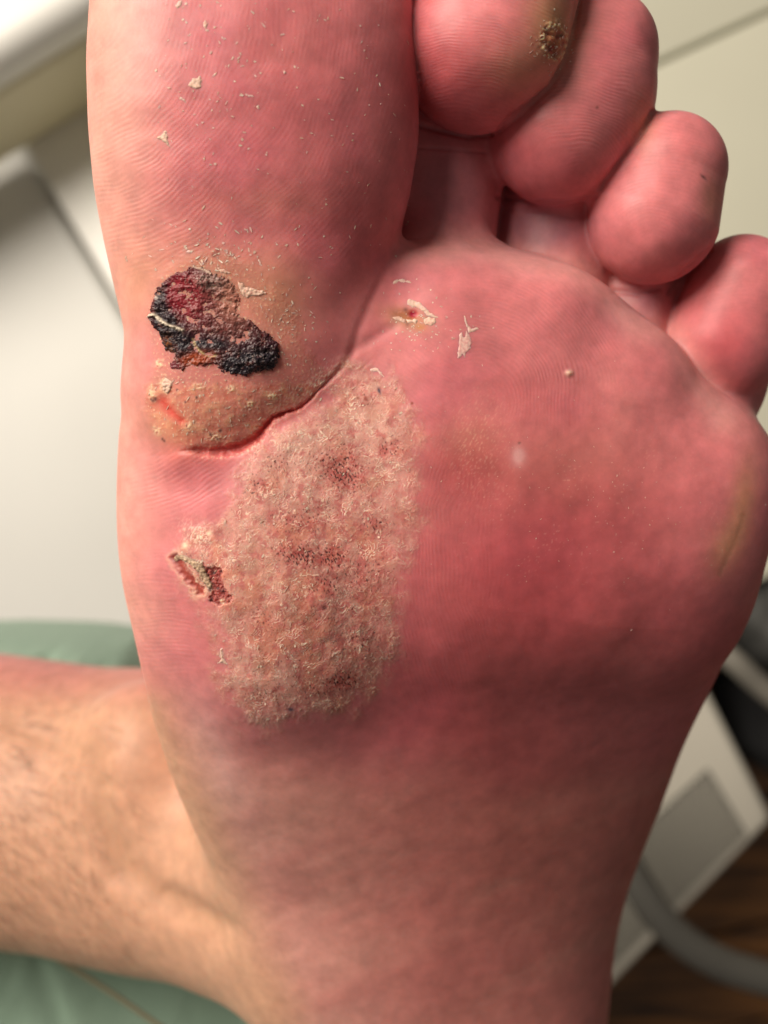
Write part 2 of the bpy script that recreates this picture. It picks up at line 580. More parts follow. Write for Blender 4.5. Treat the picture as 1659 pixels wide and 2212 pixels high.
def skin_fields(px, py, z, facing):
    n = len(px)
    h = np.zeros(n)
    # --- slow colour of the whole foot
    c = np.tile(np.array([0.640, 0.200, 0.210]), (n, 1))
    warp1 = fbm(px / 210, py / 210, 3, 3)
    warp2 = fbm(px / 90, py / 90, 9, 3)
    c = lerp(c, (0.60, 0.145, 0.195), smooth(0.0, 0.55, warp1) * 0.4)
    c = lerp(c, (0.66, 0.26, 0.24), smooth(0.05, 0.6, -warp1) * 0.4)
    leg = smooth(440, 290, px - (py - 1500) * 0.40 + 25 * warp1) * smooth(1380, 1560, py)
    # arch and heel: paler, streaked across
    arch = smooth(1520, 1760, py)
    streak = fbm((px * 0.93 - py * 0.36) / 420, (py * 0.93 + px * 0.36) / 80, 21, 3)
    c = lerp(c, (0.50, 0.19, 0.145), arch * 0.6)
    c = lerp(c, (0.61, 0.32, 0.265), arch * smooth(900, 520, px - (py - 1700) * .25) * .75)
    c = lerp(c, (0.36, 0.100, 0.075), arch * smooth(850, 1150, px) * smooth(2200, 1850, py) * .45)  # shade on the right of the arch, painted as darker brown
    c = lerp(c, (0.46, 0.145, 0.135), arch * smooth(-0.1, 0.5, streak) * 0.32)
    c = lerp(c, (0.62, 0.36, 0.29), arch * smooth(-0.05, 0.5, -streak) * 0.15)
    h += arch * streak * 0.00012
    # redness of the skin, plus painted shade on small toes and lower sole
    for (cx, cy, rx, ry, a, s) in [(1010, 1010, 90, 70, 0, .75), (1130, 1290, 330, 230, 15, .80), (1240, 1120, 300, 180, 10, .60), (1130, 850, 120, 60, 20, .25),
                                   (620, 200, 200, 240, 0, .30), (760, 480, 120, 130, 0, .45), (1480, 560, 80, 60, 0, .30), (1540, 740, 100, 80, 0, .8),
                                   (1180, 350, 120, 80, 0, .40), (1000, 200, 150, 90, 0, .65), (935, 110, 60, 180, 0, .55), (1560, 1380, 130, 110, 0, .35), (360, 1000, 50, 60, 0, .2),  # second toe blobs paint in the big toe's shadow
                                   (900, 1460, 250, 110, 20, .45), (1000, 1600, 330, 90, 15, .4), (330, 900, 35, 60, 0, .3)]:
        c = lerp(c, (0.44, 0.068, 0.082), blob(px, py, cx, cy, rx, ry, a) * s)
    c = lerp(c, (0.33, 0.06, 0.055), smooth(1180, 1420, py) * smooth(850, 1050, px) * (1 - arch) * 0.4)  # painted shade over the lower right of the ball
    c = lerp(c, (0.68, 0.40, 0.36), np.clip(blob(px, py, 455, 1640, 55, 150, -20) * 1.2, 0, 1) * .6)
    # violet tone and painted shade in the hollows of the small toes
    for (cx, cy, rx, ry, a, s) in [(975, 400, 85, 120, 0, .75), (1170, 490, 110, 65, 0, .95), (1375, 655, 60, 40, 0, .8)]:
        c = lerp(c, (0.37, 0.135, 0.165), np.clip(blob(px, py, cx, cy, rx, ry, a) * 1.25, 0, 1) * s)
    # paler band along the web of the toes and the inner edge
    wd, _ = line_d(px, py, [(890, 545), (1030, 530), (1120, 560), (1230, 575), (1300, 610), (1370, 700), (1450, 720), (1500, 800), (1560, 900)])
    c = lerp(c, (0.74, 0.36, 0.33), np.exp(-(wd / 38) ** 2) * 0.55)
    c = lerp(c, (0.80, 0.44, 0.34), smooth(420, 210, px - (py > 1250) * (py - 1250) * 0.35) * smooth(1500, 1300, py) * .7)  # inner edge lightened, its lit side painted into the colour
    # olive callus patches
    for (cx, cy, rx, ry, a, s) in [(1605, 1090, 26, 95, 8, .55), (1570, 1180, 30, 60, 25, .5), (1195, 50, 60, 100, 0, .8), (1120, 150, 70, 60, 0, .35), (1390, 260, 30, 60, 0, .3),
                                   (450, 600, 150, 80, 20, .45), (600, 640, 70, 110, -10, .45), (300, 620, 45, 80, 0, .35), (420, 880, 90, 50, 0, .4),
                                   (380, 930, 60, 40, 20, .6), (1010, 940, 70, 50, 0, .15), (880, 690, 50, 24, 15, .6), (1540, 430, 25, 50, 0, .3),
                                   (560, 440, 150, 40, 0, .15), (1200, 1000, 260, 110, 0, .12), (560, 1250, 80, 90, 0, .3)]:
        c = lerp(c, (0.56, 0.30, 0.140), blob(px, py, cx, cy, rx, ry, a) * s)
    # ankle and leg are tan
    c = lerp(c, (0.57, 0.315, 0.205), leg)
    legn = fbm(px / 60, py / 60, 33, 3)
    c = lerp(c, (0.54, 0.28, 0.18), leg * smooth(0.0, 0.6, legn) * 0.25)
    h += leg * legn * 0.00008
    for (pts, w, dep, cl) in [([(175, 1540), (185, 1680), (215, 1790), (262, 1880), (330, 1935), (430, 1990), (560, 2060)], 38, .0022, .45),
                              ([(330, 1920), (400, 1960), (520, 2040)], 30, .0004, .1), ([(0, 1560), (120, 1600), (170, 1660)], 26, .0008, .15),
                              ([(250, 1560), (215, 1640), (220, 1730)], 26, .0008, .15)]:
        d, t = line_d(px, py, pts)
        g = np.exp(-(d / w) ** 2) * smooth(0, .12, t) * smooth(1.0, .8, t)
        h -= g * dep
        c = lerp(c, (0.46, 0.25, 0.15), g * cl * leg)  # shading of the ankle folds painted along the grooves
    # gentle unevenness
    h += fbm(px / 160, py / 160, 41, 2) * 0.00030 * (1 - leg)
    h += warp2 * 0.00010
    # dark line at the outer edge
    d, t = line_d(px, py, [(1605, 1115), (1592, 1160), (1570, 1205), (1555, 1240)])
    g = np.exp(-(d / (7 + 4 * perlin(px / 9, py / 9, 5))) ** 2)
    h -= g * 0.00004; c = lerp(c, (0.26, 0.13, 0.07), g * 0.4)
    for pts, w, dep in [([(1246, 10), (1240, 70), (1222, 130), (1192, 185), (1150, 222), (1108, 252), (1068, 292)], 7, .0006),
                        ([(1412, 240), (1385, 292), (1335, 355), (1292, 412)], 6, .0005), ([(1532, 542), (1482, 590), (1437, 640)], 6, .0005)]:
        d, t = line_d(px, py, pts)
        g = np.exp(-(d / w) ** 2) * smooth(1, .9, t)
        h -= g * dep
    # folds where the small toes leave their pads
    for pts, w, dep in [([(905, 270), (960, 285), (1010, 296), (1060, 290)], 6, .0004), ([(1075, 425), (1150, 438), (1230, 440), (1285, 425)], 6, .0004),
                        ([(1330, 628), (1380, 634), (1425, 622)], 6, .0004), ([(905, 318), (1050, 330)], 4, .00015), ([(1090, 455), (1240, 470)], 4, .00012)]:
        d, t = line_d(px, py, pts)
        h -= np.exp(-(d / w) ** 2) * dep
    # --- ridge pattern
    amp = np.zeros(n); ph = np.zeros(n)
    ww = 26 * warp1 + 8 * warp2
    def ridges(cx, cy, per, mask, sx=1.0, sy=1.0):
        nonlocal ph, amp
        r = np.hypot((px - cx) * sx, (py - cy) * sy) + ww
        use = mask > amp
        ph = np.where(use, r / per, ph); amp = np.where(use, mask, amp)
    toe_big = smooth(915, 885, px + (py > 430) * (py - 430) * 0.45) * smooth(640, 520, py) * (z > 0.004)
    ridges(90, -10, 10.6, toe_big * (0.38 + 0.6 * blob(px, py, 330, 430, 110, 170, 0) - 0.1 * smooth(500, 800, px)))
    small = (z < 0.0180) * (py < 640)
    t2 = small * (px < 1240) * (px > 905) * smooth(300, 260, py) * smooth(245, 210, px - 1000 + (py - 60) * 0.6)
    ridges(1000, 420, 8.2, np.clip(t2, 0, 1) * 0.55)
    ridges(1235, 400, 8.2, np.clip(blob(px, py, 1290, 170, 120, 160) * 1.5, 0, 0.9) * (px > 1225 - (py > 150) * (py - 150) * 0.9))
    ridges(1420, 560, 8.0, np.clip(blob(px, py, 1450, 380, 90, 110) * 1.4, 0, 0.5))
    ridges(1590, 800, 8.0, np.clip(blob(px, py, 1600, 620, 60, 70) * 1.2, 0, 0.35))
    ridges(1010, 880, 8.4, np.clip(blob(px, py, 1165, 730, 140, 120, 25) * 1.4, 0, 0.8) * (py > 560))
    ridges(600, 1500, 8.4, np.clip(blob(px, py, 900, 830, 80, 70) * 1.3, 0, 0.35) * (px > 790))
    ridges(180, 760, 11.0, np.clip(blob(px, py, 400, 1040, 90, 70) * 1.5, 0, 0.9), 1, 1.2)
    ridges(400, 900, 9.4, np.clip(blob(px, py, 350, 1340, 70, 110) * 1.4, 0, 0.6), 0.3, 1)
    ridges(1900, 1200, 8.6, np.clip(blob(px, py, 960, 1250, 90, 220) * 1.3, 0, 0.4))
    # --- crease under the big toe
    dw = 3.0 * perlin(px / 20, py / 20, 55) + 1.5 * perlin(px / 7, py / 7, 56)
    d, t = line_d(px, py, CREASE)
    dd = np.maximum(d + dw * smooth(.3, .5, t), 0)
    wid = 3.5 + 6.5 * smooth(0.50, 0.80, t) * smooth(1.02, .85, t) + 7 * smooth(.42, .25, t)
    g = np.exp(-(dd / wid) ** 2)
    live = smooth(0.0, 0.15, t) * smooth(1.0, 0.90, t) * (.35 + .65 * smooth(.25, .5, t))
    h -= g * live * (0.0006 + 0.0003 * smooth(.4, .7, t))
    h -= np.exp(-(d / 34) ** 2) * live * 0.0002
    # --- callus round the scab
    cw = 8 * perlin(px / 28, py / 28, 61) + 4 * perlin(px / 9, py / 9, 62)
    near = (px > 260) & (px < 960) & (py > 480) & (py < 1640) & (facing > 0.15)
    sdc = np.full(n, 99.0); sdp = np.full(n, 99.0)
    sdc[near] = poly_sd(px[near], py[near], CALLUS); sdp[near] = poly_sd(px[near], py[near], PLAQUE)
    mot0 = fbm(px / 34, py / 34, 66, 3); mot1 = fbm(px / 90, py / 90, 67, 2)
    mc = smooth(16, -14, sdc + cw); mp = smooth(36, -46, sdp + 3.0 * cw + 40 * fbm(px / 75, py / 75, 64, 2))
    mp = mp * (1 - (.35 + .9 * np.clip(mot0, 0, .6)) * smooth(790, 925, px + 60 * mot1))
    low = smooth(815, 840, py)
    mlow = mc * low
    mot = fbm(px / 24, py / 24, 71, 3); fine = fbm(px / 6.5, py / 6.5, 73, 2)
    fs = fbm((px * .87 + py * .5) / 4.2, (py * .87 - px * .5) / 10.0, 75, 2)
    c = lerp(c, (0.62, 0.235, 0.150), mlow * 0.6)
    c = lerp(c, (0.68, 0.33, 0.20), mlow * smooth(0, .4, mot) * .6)
    c = lerp(c, (0.55, 0.12, 0.07), mlow * smooth(.05, .45, -mot) * .45)
    c = lerp(c, (0.80, 0.62, 0.42), mlow * smooth(.30, .55, fine) * .55)
    c = lerp(c, (0.52, 0.21, 0.14), mc * (1 - low) * 0.45)
    c = lerp(c, (0.76, 0.50, 0.33), mc * (1 - low) * smooth(.28, .5, fine) * .6)
    h += mlow * (0.00012 + 0.00010 * mot + 0.00003 * fine) + mc * (1 - low) * (0.0001 + fine * 0.00003)
    # ivory lumps and the raw red patch
    for (cx, cy, rx, ry, a) in [(357, 832, 10, 17, -15), (330, 848, 7, 15, 0), (466, 945, 14, 9, 10), (432, 836, 12, 6, 20), (541, 873, 9, 8, 0), (410, 920, 8, 7, 0), (345, 785, 9, 8, 0),
                                (340, 930, 7, 10, -40), (500, 600 + 240, 10, 6, 0), (590, 600 + 255, 12, 7, 20)]:
        g = blob(px, py, cx, cy, rx, ry, a) * (z > 0)
        g = np.clip(g * (.9 + 1.6 * fine), 0, 1)
        c = lerp(c, (0.80, 0.62, 0.40), g * .75); h += g * 0.00012
    d2, t2_ = line_d(px, py, [(352, 868), (368, 888), (392, 908)])
    g = np.exp(-(d2 / (13 - 4 * t2_)) ** 2); c = lerp(c, (0.66, 0.07, 0.05), g * .85); h -= g * .0003
    for (cx, cy, r) in [(332, 865, 3.2), (337, 862, 3.8), (328, 862, 2), (426, 858, 3), (352, 948, 3), (356, 952, 2.5), (455, 938, 3), (476, 930, 3.5), (470, 948, 3), (402, 868, 2.4), (384, 842, 2.5)]:
        c = lerp(c, (0.08, 0.03, 0.03), blob(px, py, cx, cy, r, r * 1.2) * .9)
    # --- the big plaque
    ter = fbm(px / 40 + .10 * fine, py / 40 + .25 * mot, 81, 3, 0.42) * 6.0 + 10
    fr = ter - np.floor(ter)
    step = np.floor(ter) + smooth(0.0, 0.14, fr)
    edge = np.exp(-((fr - 0.13) / 0.11) ** 2)
    ebreak = smooth(-.25, .2, fbm(px / 30, py / 30, 83, 2))
    c = lerp(c, (0.57, 0.315, 0.240), mp * (0.72 + .3 * mot))
    warm = smooth(.0, .45, fbm(px / 70, py / 70, 85, 2) + .35 * blob(px, py, 600, 1270, 90, 90) + .3 * blob(px, py, 600, 1400, 120, 60))
    c = lerp(c, (0.54, 0.165, 0.095), mp * warm * .5)
    pale = blob(px, py, 640, 975, 110, 60, -25) + .7 * blob(px, py, 820, 900, 60, 80) + .5 * blob(px, py, 860, 1060, 50, 90) + .5 * blob(px, py, 570, 1470, 80, 40)
    c = lerp(c, (0.64, 0.38, 0.31), mp * np.clip(pale, 0, 1) * .6)
    c = lerp(c, (0.47, 0.125, 0.115), mp * smooth(-.02, .34, fbm(px / 22, py / 22, 87, 3) - .25 * np.clip(pale, 0, 1) + .12 * smooth(600, 860, px)) * .7)
    h += mp * (0.00010 + step * 0.000034 - 0.00032 + 0.00004 * mot + 0.000018 * fs)
    e = mp * edge * ebreak
    c = lerp(c, (0.88, 0.70, 0.54), np.clip(e * (.35 + .5 * smooth(-.2, .3, fbm(px / 75, py / 75, 86, 2))), 0, 1)); h += e * 0.00004
    fl = mp * smooth(.22, .48, fs) * smooth(-.35, .3, fbm(px / 40, py / 40, 89, 2) + .1)
    c = lerp(c, (0.80, 0.56, 0.44), fl * .16); h += fl * .00001
    ring = mp * np.exp(-((sdp + cw + 4) / 12) ** 2) * smooth(-.1, .45, fine)
    c = lerp(c, (0.84, 0.66, 0.48), ring * .35); h += ring * .00004
    # clotted capillaries: short leaning streaks
    cl = np.zeros(n)
    for (cx, cy, rx, ry, a, s) in CLOTS:
        cl = np.maximum(cl, blob(px, py, cx, cy, rx, ry, a) * s)
    cl *= mp
    c = lerp(c, (0.36, 0.055, 0.045), np.clip(cl * (1.0 + 1.8 * fbm(px / 9, py / 9, 91, 2)), 0, 1) * .75)
    u = (px * .92 - py * .38); v = (py * .92 + px * .38)
    sp = perlin(u / 3.7, v / 7.4, 93)
    pts = smooth(.60 - .55 * cl, .74 - .50 * cl, sp) * np.clip(mp * .35 + cl * 1.1, 0, 1)
    c = lerp(c, (0.07, 0.010, 0.010), np.clip(pts, 0, 1) * .95); h -= pts * .00003
    sp2 = perlin(px / 5.5, py / 5.5, 95)
    pts2 = smooth(.60, .72, sp2) * mp * smooth(0, .3, fbm(px / 45, py / 45, 97, 2))
    c = lerp(c, (0.36, 0.11, 0.05), pts2 * .8); h -= pts2 * .00006
    # --- raw red in the crease (over everything)
    g = np.exp(-(dd / (wid * 0.95)) ** 2) * smooth(0.30, 0.62, t) * smooth(0.98, 0.76, t)
    c = lerp(c, (0.60, 0.030, 0.035), g * .95)
    g = np.exp(-(d / 26) ** 2) * smooth(0.45, 0.8, t)
    c = lerp(c, (0.58, 0.13, 0.10), g * .45 * (1 - mp * .6))
    lip = np.exp(-((d - wid - 4) / 4.0) ** 2) * smooth(.5, .7, t) * smooth(1, .9, t) * smooth(-.1, .3, fine)
    c = lerp(c, (0.84, 0.60, 0.46), lip * .5)
    # scale on the toe side of the crease
    g = blob(px, py, 700, 815, 50, 20, -40) + .6 * blob(px, py, 620, 860, 60, 20, -25)
    c = lerp(c, (0.80, 0.58, 0.48), np.clip(g, 0, 1) * smooth(-.1, .35, fs) * .7)
    # --- open sore at the left of the plaque
    jx = 5 * perlin(px / 11, py / 11, 301) + .5 * perlin(px / 4, py / 4, 302); jy = 5 * perlin(px / 11, py / 11, 303)
    d, t = line_d(px + jx, py + jy, [(378, 1206), (400, 1236), (432, 1276)])
    g = smooth(15, 2, d + .8 * perlin(px / 7, py / 7, 98))
    c = lerp(c, (0.33, 0.045, 0.030), g * .95); h -= g * .0004
    g = np.exp(-((d - 15) / 4.5) ** 2); c = lerp(c, (0.72, 0.46, 0.33), g * .45)
    c = lerp(c, (0.05, 0.02, 0.02), blob(px, py, 380, 1209, 7, 6) * .95)
    SORE = [(440, 1216), (452, 1232), (466, 1222), (480, 1234), (478, 1252), (486, 1270), (500, 1290), (494, 1302), (476, 1308), (458, 1302), (452, 1290), (462, 1276), (456, 1258), (444, 1240)]
    s = poly_sd(px, py, SORE) + 4 * perlin(px / 8, py / 8, 99)
    g = smooth(3, -3, s); c = lerp(c, (0.30, 0.045, 0.040), g * .85); h -= g * .0003 * (1 + fine)
    for (cx, cy, r) in [(455, 1274, 4), (481, 1277, 4), (455, 1296, 4), (461, 1238, 4), (452, 1226, 3), (470, 1272, 3), (477, 1234, 3)]:
        c = lerp(c, (0.04, 0.015, 0.015), blob(px, py, cx, cy, r * 1.2, r) * .95)
    for (cx, cy, r) in [(480, 1299, 4.5), (425, 1256, 3), (452, 1152, 5), (400, 1178, 7)]:
        c = lerp(c, (0.86, 0.70, 0.50), blob(px, py, cx, cy, r, r) * .9)
    c = lerp(c, (0.86, 0.62, 0.50), blob(px, py, 425, 1160, 40, 24, 40) * smooth(0, .3, fs) * .8)
    # --- wart under the second toe joint
    g = blob(px, py, 882, 682, 36, 13, 8); c = lerp(c, (0.40, 0.13, 0.045), np.clip(g * 1.2, 0, 1) * .85 * smooth(-.5, .2, fine + .2)); h -= g * .00025
    g = blob(px, py, 892, 677, 9, 7); c = lerp(c, (0.42, 0.010, 0.04), np.clip(g * 1.5, 0, 1)); h -= g * .0003
    c = lerp(c, (0.52, 0.22, 0.06), blob(px, py, 907, 706, 12, 7) * .8)
    c = lerp(c, (0.12, 0.03, 0.02), blob(px, py, 876, 668, 5, 4) * .8 + blob(px, py, 880, 700, 4, 6) * .6)
    d, t = line_d(px, py, [(762, 760), (800, 735), (840, 710), (870, 700)])
    g = np.exp(-(d / 13) ** 2) * smooth(1, .7, t); h -= g * .00025
    # --- wart on the second toe
    wn = fbm(px / 8, py / 8, 101, 2)
    g = blob(px, py, 1197, 92, 27, 36, 12) * (z < .03); c = lerp(c, (0.42, 0.16, 0.07), np.clip(g * 1.3, 0, 1) * .8); h += g * (.0002 + .0004 * wn)
    for (cx, cy, rx, ry, a) in [(1204, 78, 6, 11, 25), (1191, 105, 9, 9, 0), (1218, 98, 6, 10, 0), (1182, 74, 7, 4, 20), (1196, 118, 9, 6, 0)]:
        g = blob(px, py, cx, cy, rx, ry, a); c = lerp(c, (0.26, 0.022, 0.018), np.clip(g * 1.3, 0, 1) * .9 * (0.7 + wn)); h -= g * .0003
    for (cx, cy, r) in [(1177, 62, 4.0), (1212, 78, 3), (1184, 108, 3), (1180, 66, 3)]:
        c = lerp(c, (0.04, 0.02, 0.03), blob(px, py, cx, cy, r, r) * .9)
    ringt = np.exp(-((np.hypot((px - 1197) / 27, (py - 90) / 38) - 1) / .16) ** 2) * smooth(.0, .3, wn + .1)
    c = lerp(c, (0.78, 0.62, 0.36), ringt * .8 * (z < .03)); h += ringt * .00015
    # tiny lone marks
    for (cx, cy, rx, ry, a, rgb) in [(819, 844, 3.2, 6.5, -20, (0.03, 0.03, 0.06)), (1122, 957, 3, 2.5, 0, (0.12, 0.03, 0.02)), (628, 1532, 6, 3.5, 10, (0.04, 0.04, 0.07)),
                                     (1520, 382, 8, 2.5, 40, (0.10, 0.04, 0.04)), (790, 862, 4, 6, -20, (0.3, 0.06, 0.04)), (773, 860, 3, 3, 0, (0.35, 0.1, 0.06)), (890, 871, 3, 3, 0, (0.3, 0.08, 0.05)),
                                     (1120, 985, 14, 20, 0, (0.66, 0.34, 0.33)), (900, 1520, 1, 1, 0, (0.3, 0.1, 0.1)), (700, 1312, 5, 4, 30, (0.12, 0.03, 0.03)),
                                     (1290, 232, 3, 3, 0, (0.2, 0.06, 0.05)), (430, 745, 1, 1, 0, (0.2, 0.1, 0.1)), (470, 545, 5, 9, 0, (0.28, 0.05, 0.03)), (462, 552, 5, 4, 0, (0.25, 0.05, 0.03))]:
        g = np.clip(blob(px, py, cx, cy, rx, ry, a) * 1.3, 0, 1); c = lerp(c, rgb, g * .85)
    g = blob(px, py, 1229, 806, 8, 6); c = lerp(c, (0.80, 0.62, 0.46), g * .8); h += g * .0004
    # dry powdery freckles on the outer ball
    fk = smooth(.50, .66, perlin(px / 5, py / 5, 103)) * smooth(-.1, .4, fbm(px / 80, py / 80, 105, 2)) * smooth(920, 1000, px) * blob(px, py, 1260, 1080, 330, 210)
    c = lerp(c, (0.82, 0.50, 0.40), fk * .30)
    fk = smooth(.1, .5, fs) * blob(px, py, 1030, 960, 70, 110) * .35
    c = lerp(c, (0.80, 0.52, 0.38), fk)
    lesion = np.clip(mp + mc, 0, 1)
    amp *= (1 - lesion)
    dry = 0.49 + 0.2 * lesion + 0.08 * warp1 + 0.06 * leg
    mask = smooth(0.05, 0.30, facing)
    h = h * mask
    return c, h, amp * mask, ph, np.clip(dry, .3, .9)

px, py = to_plan(co)
view = -co.copy(); view[:, 2] += CAM_Z
view /= np.linalg.norm(view, axis=1)[:, None]
facing = (N * view).sum(1)
C4 = np.ones((nv, 4))
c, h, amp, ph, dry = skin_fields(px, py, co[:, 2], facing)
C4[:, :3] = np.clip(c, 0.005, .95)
co = co + N * h[:, None]
me.vertices.foreach_set('co', co.ravel())

def put_attr(me, name, typ, data):
    a = me.attributes.new(name, typ, 'POINT')
    a.data.foreach_set('color' if typ == 'FLOAT_COLOR' else 'value', np.ascontiguousarray(data, dtype=np.float32).ravel())

put_attr(me, 'surface_color', 'FLOAT_COLOR', C4)
put_attr(me, 'ridge_phase', 'FLOAT', ph)
put_attr(me, 'ridge_amount', 'FLOAT', amp)
put_attr(me, 'dryness', 'FLOAT', dry)
me.polygons.foreach_set('use_smooth', [True] * len(me.polygons))
me.materials.append(M_skin)
me.update()
person = bpy.data.objects.new("person", me)
col.objects.link(person)
tag(person, "bare left foot held sole up, with warts and a dark scab, and its hairy ankle", "person")
del C4, c, h, amp, ph, dry, facing, view, N, G

# rays onto the finished foot
verts_l = co.tolist()
polys = [tuple(p.vertices) for p in me.polygons if verts_l[p.vertices[0]][2] > -0.04]
bvh = BVHTree.FromPolygons(verts_l, polys)
del polys, verts_l

def on_skin(px, py):
    o = Vector((0, 0, CAM_Z))
    q = P(px, py, -0.1)
    loc, nrm, i, d = bvh.ray_cast(o, (Vector(q) - o).normalized())
    if loc is None: return None
    if nrm.z < 0: nrm = -nrm
    return np.array(loc), np.array(nrm)

def patch(name, poly, step, hfn, cfn, mat, label=None, rag=3.0):
    """thin crust lying on the skin: a sheet with relief whose rim dips into the skin"""
    xs = [p[0] for p in poly]; ys = [p[1] for p in poly]
    gx = np.arange(min(xs) - 6, max(xs) + 6 + step, step); gy = np.arange(min(ys) - 6, max(ys) + 6 + step, step)
    X, Y = np.meshgrid(gx, gy, indexing='ij')
    sd = poly_sd(X.ravel(), Y.ravel(), poly)
    sd = sd + rag * (perlin(X.ravel() / 8, Y.ravel() / 8, 111) + .6 * perlin(X.ravel() / 3.6, Y.ravel() / 3.6, 112))
    keep = sd < 1.5
    ids = -np.ones(len(sd), int)
    hh = hfn(X.ravel(), Y.ravel(), sd)
    cc = cfn(X.ravel(), Y.ravel(), sd)
    vs, cs = [], []
    for k in np.nonzero(keep)[0]:
        r = on_skin(X.ravel()[k], Y.ravel()[k])
        if r is None: continue
        ids[k] = len(vs)
        vs.append(r[0] + r[1] * hh[k]); cs.append(cc[k])
    ids = ids.reshape(X.shape)
    a, b, c_, d = ids[:-1, :-1], ids[:-1, 1:], ids[1:, 1:], ids[1:, :-1]
    ok = (a >= 0) & (b >= 0) & (c_ >= 0) & (d >= 0)
    fs = np.stack([a[ok], b[ok], c_[ok], d[ok]], 1)
    o = mesh_obj(name, vs, fs[:, ::-1], mat, person)
    C = np.ones((len(vs), 4)); C[:, :3] = np.clip(np.array(cs), .004, .95)
    put_attr(o.data, 'surface_color', 'FLOAT_COLOR', C)
    if label: o['label'] = label
    return o

# ------------------------------------------------------------------ the big scab
SCAB = [(350, 606), (367, 591), (398, 581), (416, 571), (447, 577), (468, 590), (492, 600), (512, 616), (522, 640), (514, 662), (522, 680), (545, 690), (562, 704), (592, 724),
        (607, 742), (606, 762), (601, 782), (598, 799), (560, 805), (526, 815), (500, 810), (474, 805), (466, 790), (427, 793), (396, 803), (371, 799),
        (355, 786), (372, 770), (352, 755), (345, 720), (327, 704), (320, 685), (324, 662), (332, 632)]

def scab_h(x, y, sd):
    inn = smooth(1.0, -7, sd)
    q1 = fbm(x / 30, y / 22, 121, 3, .6) * 5 + 9
    fq = q1 - np.floor(q1)
    r1 = (np.floor(q1) + smooth(0, .12, fq) - 9) * .55 + .5 * np.exp(-((fq - .12) / .1) ** 2)
    r2 = fbm(x / 5, y / 5, 123, 2)
    r3 = fbm((x * .8 + y * .6) / 5, (y * .8 - x * .6) / 13, 125, 2)
    hh = -0.0003 + inn * (0.00036 + 0.00016 * r1 + 0.00002 * r2 + 0.00004 * r3)
    thick = 1.3 * blob(x, y, 560, 775, 55, 28, -10) + 1.1 * blob(x, y, 365, 715, 30, 50, -25) + .6 * blob(x, y, 345, 650, 18, 50) + .5 * blob(x, y, 440, 610, 60, 18, 10)
    hh += inn * 0.00045 * np.clip(thick, 0, 1.4) * (0.9 + 0.15 * r2 + 0.5 * r1)
    d, t = line_d(x, y, [(466, 775), (440, 768), (424, 752), (416, 736), (420, 722)])
    hh -= np.exp(-((d - 3) / 5) ** 2) * .00012
    d, t = line_d(x, y, [(320, 686), (336, 681), (352, 694), (372, 705), (398, 714)])
    hh += np.exp(-(d / 3.2) ** 2) * .00035
    return hh

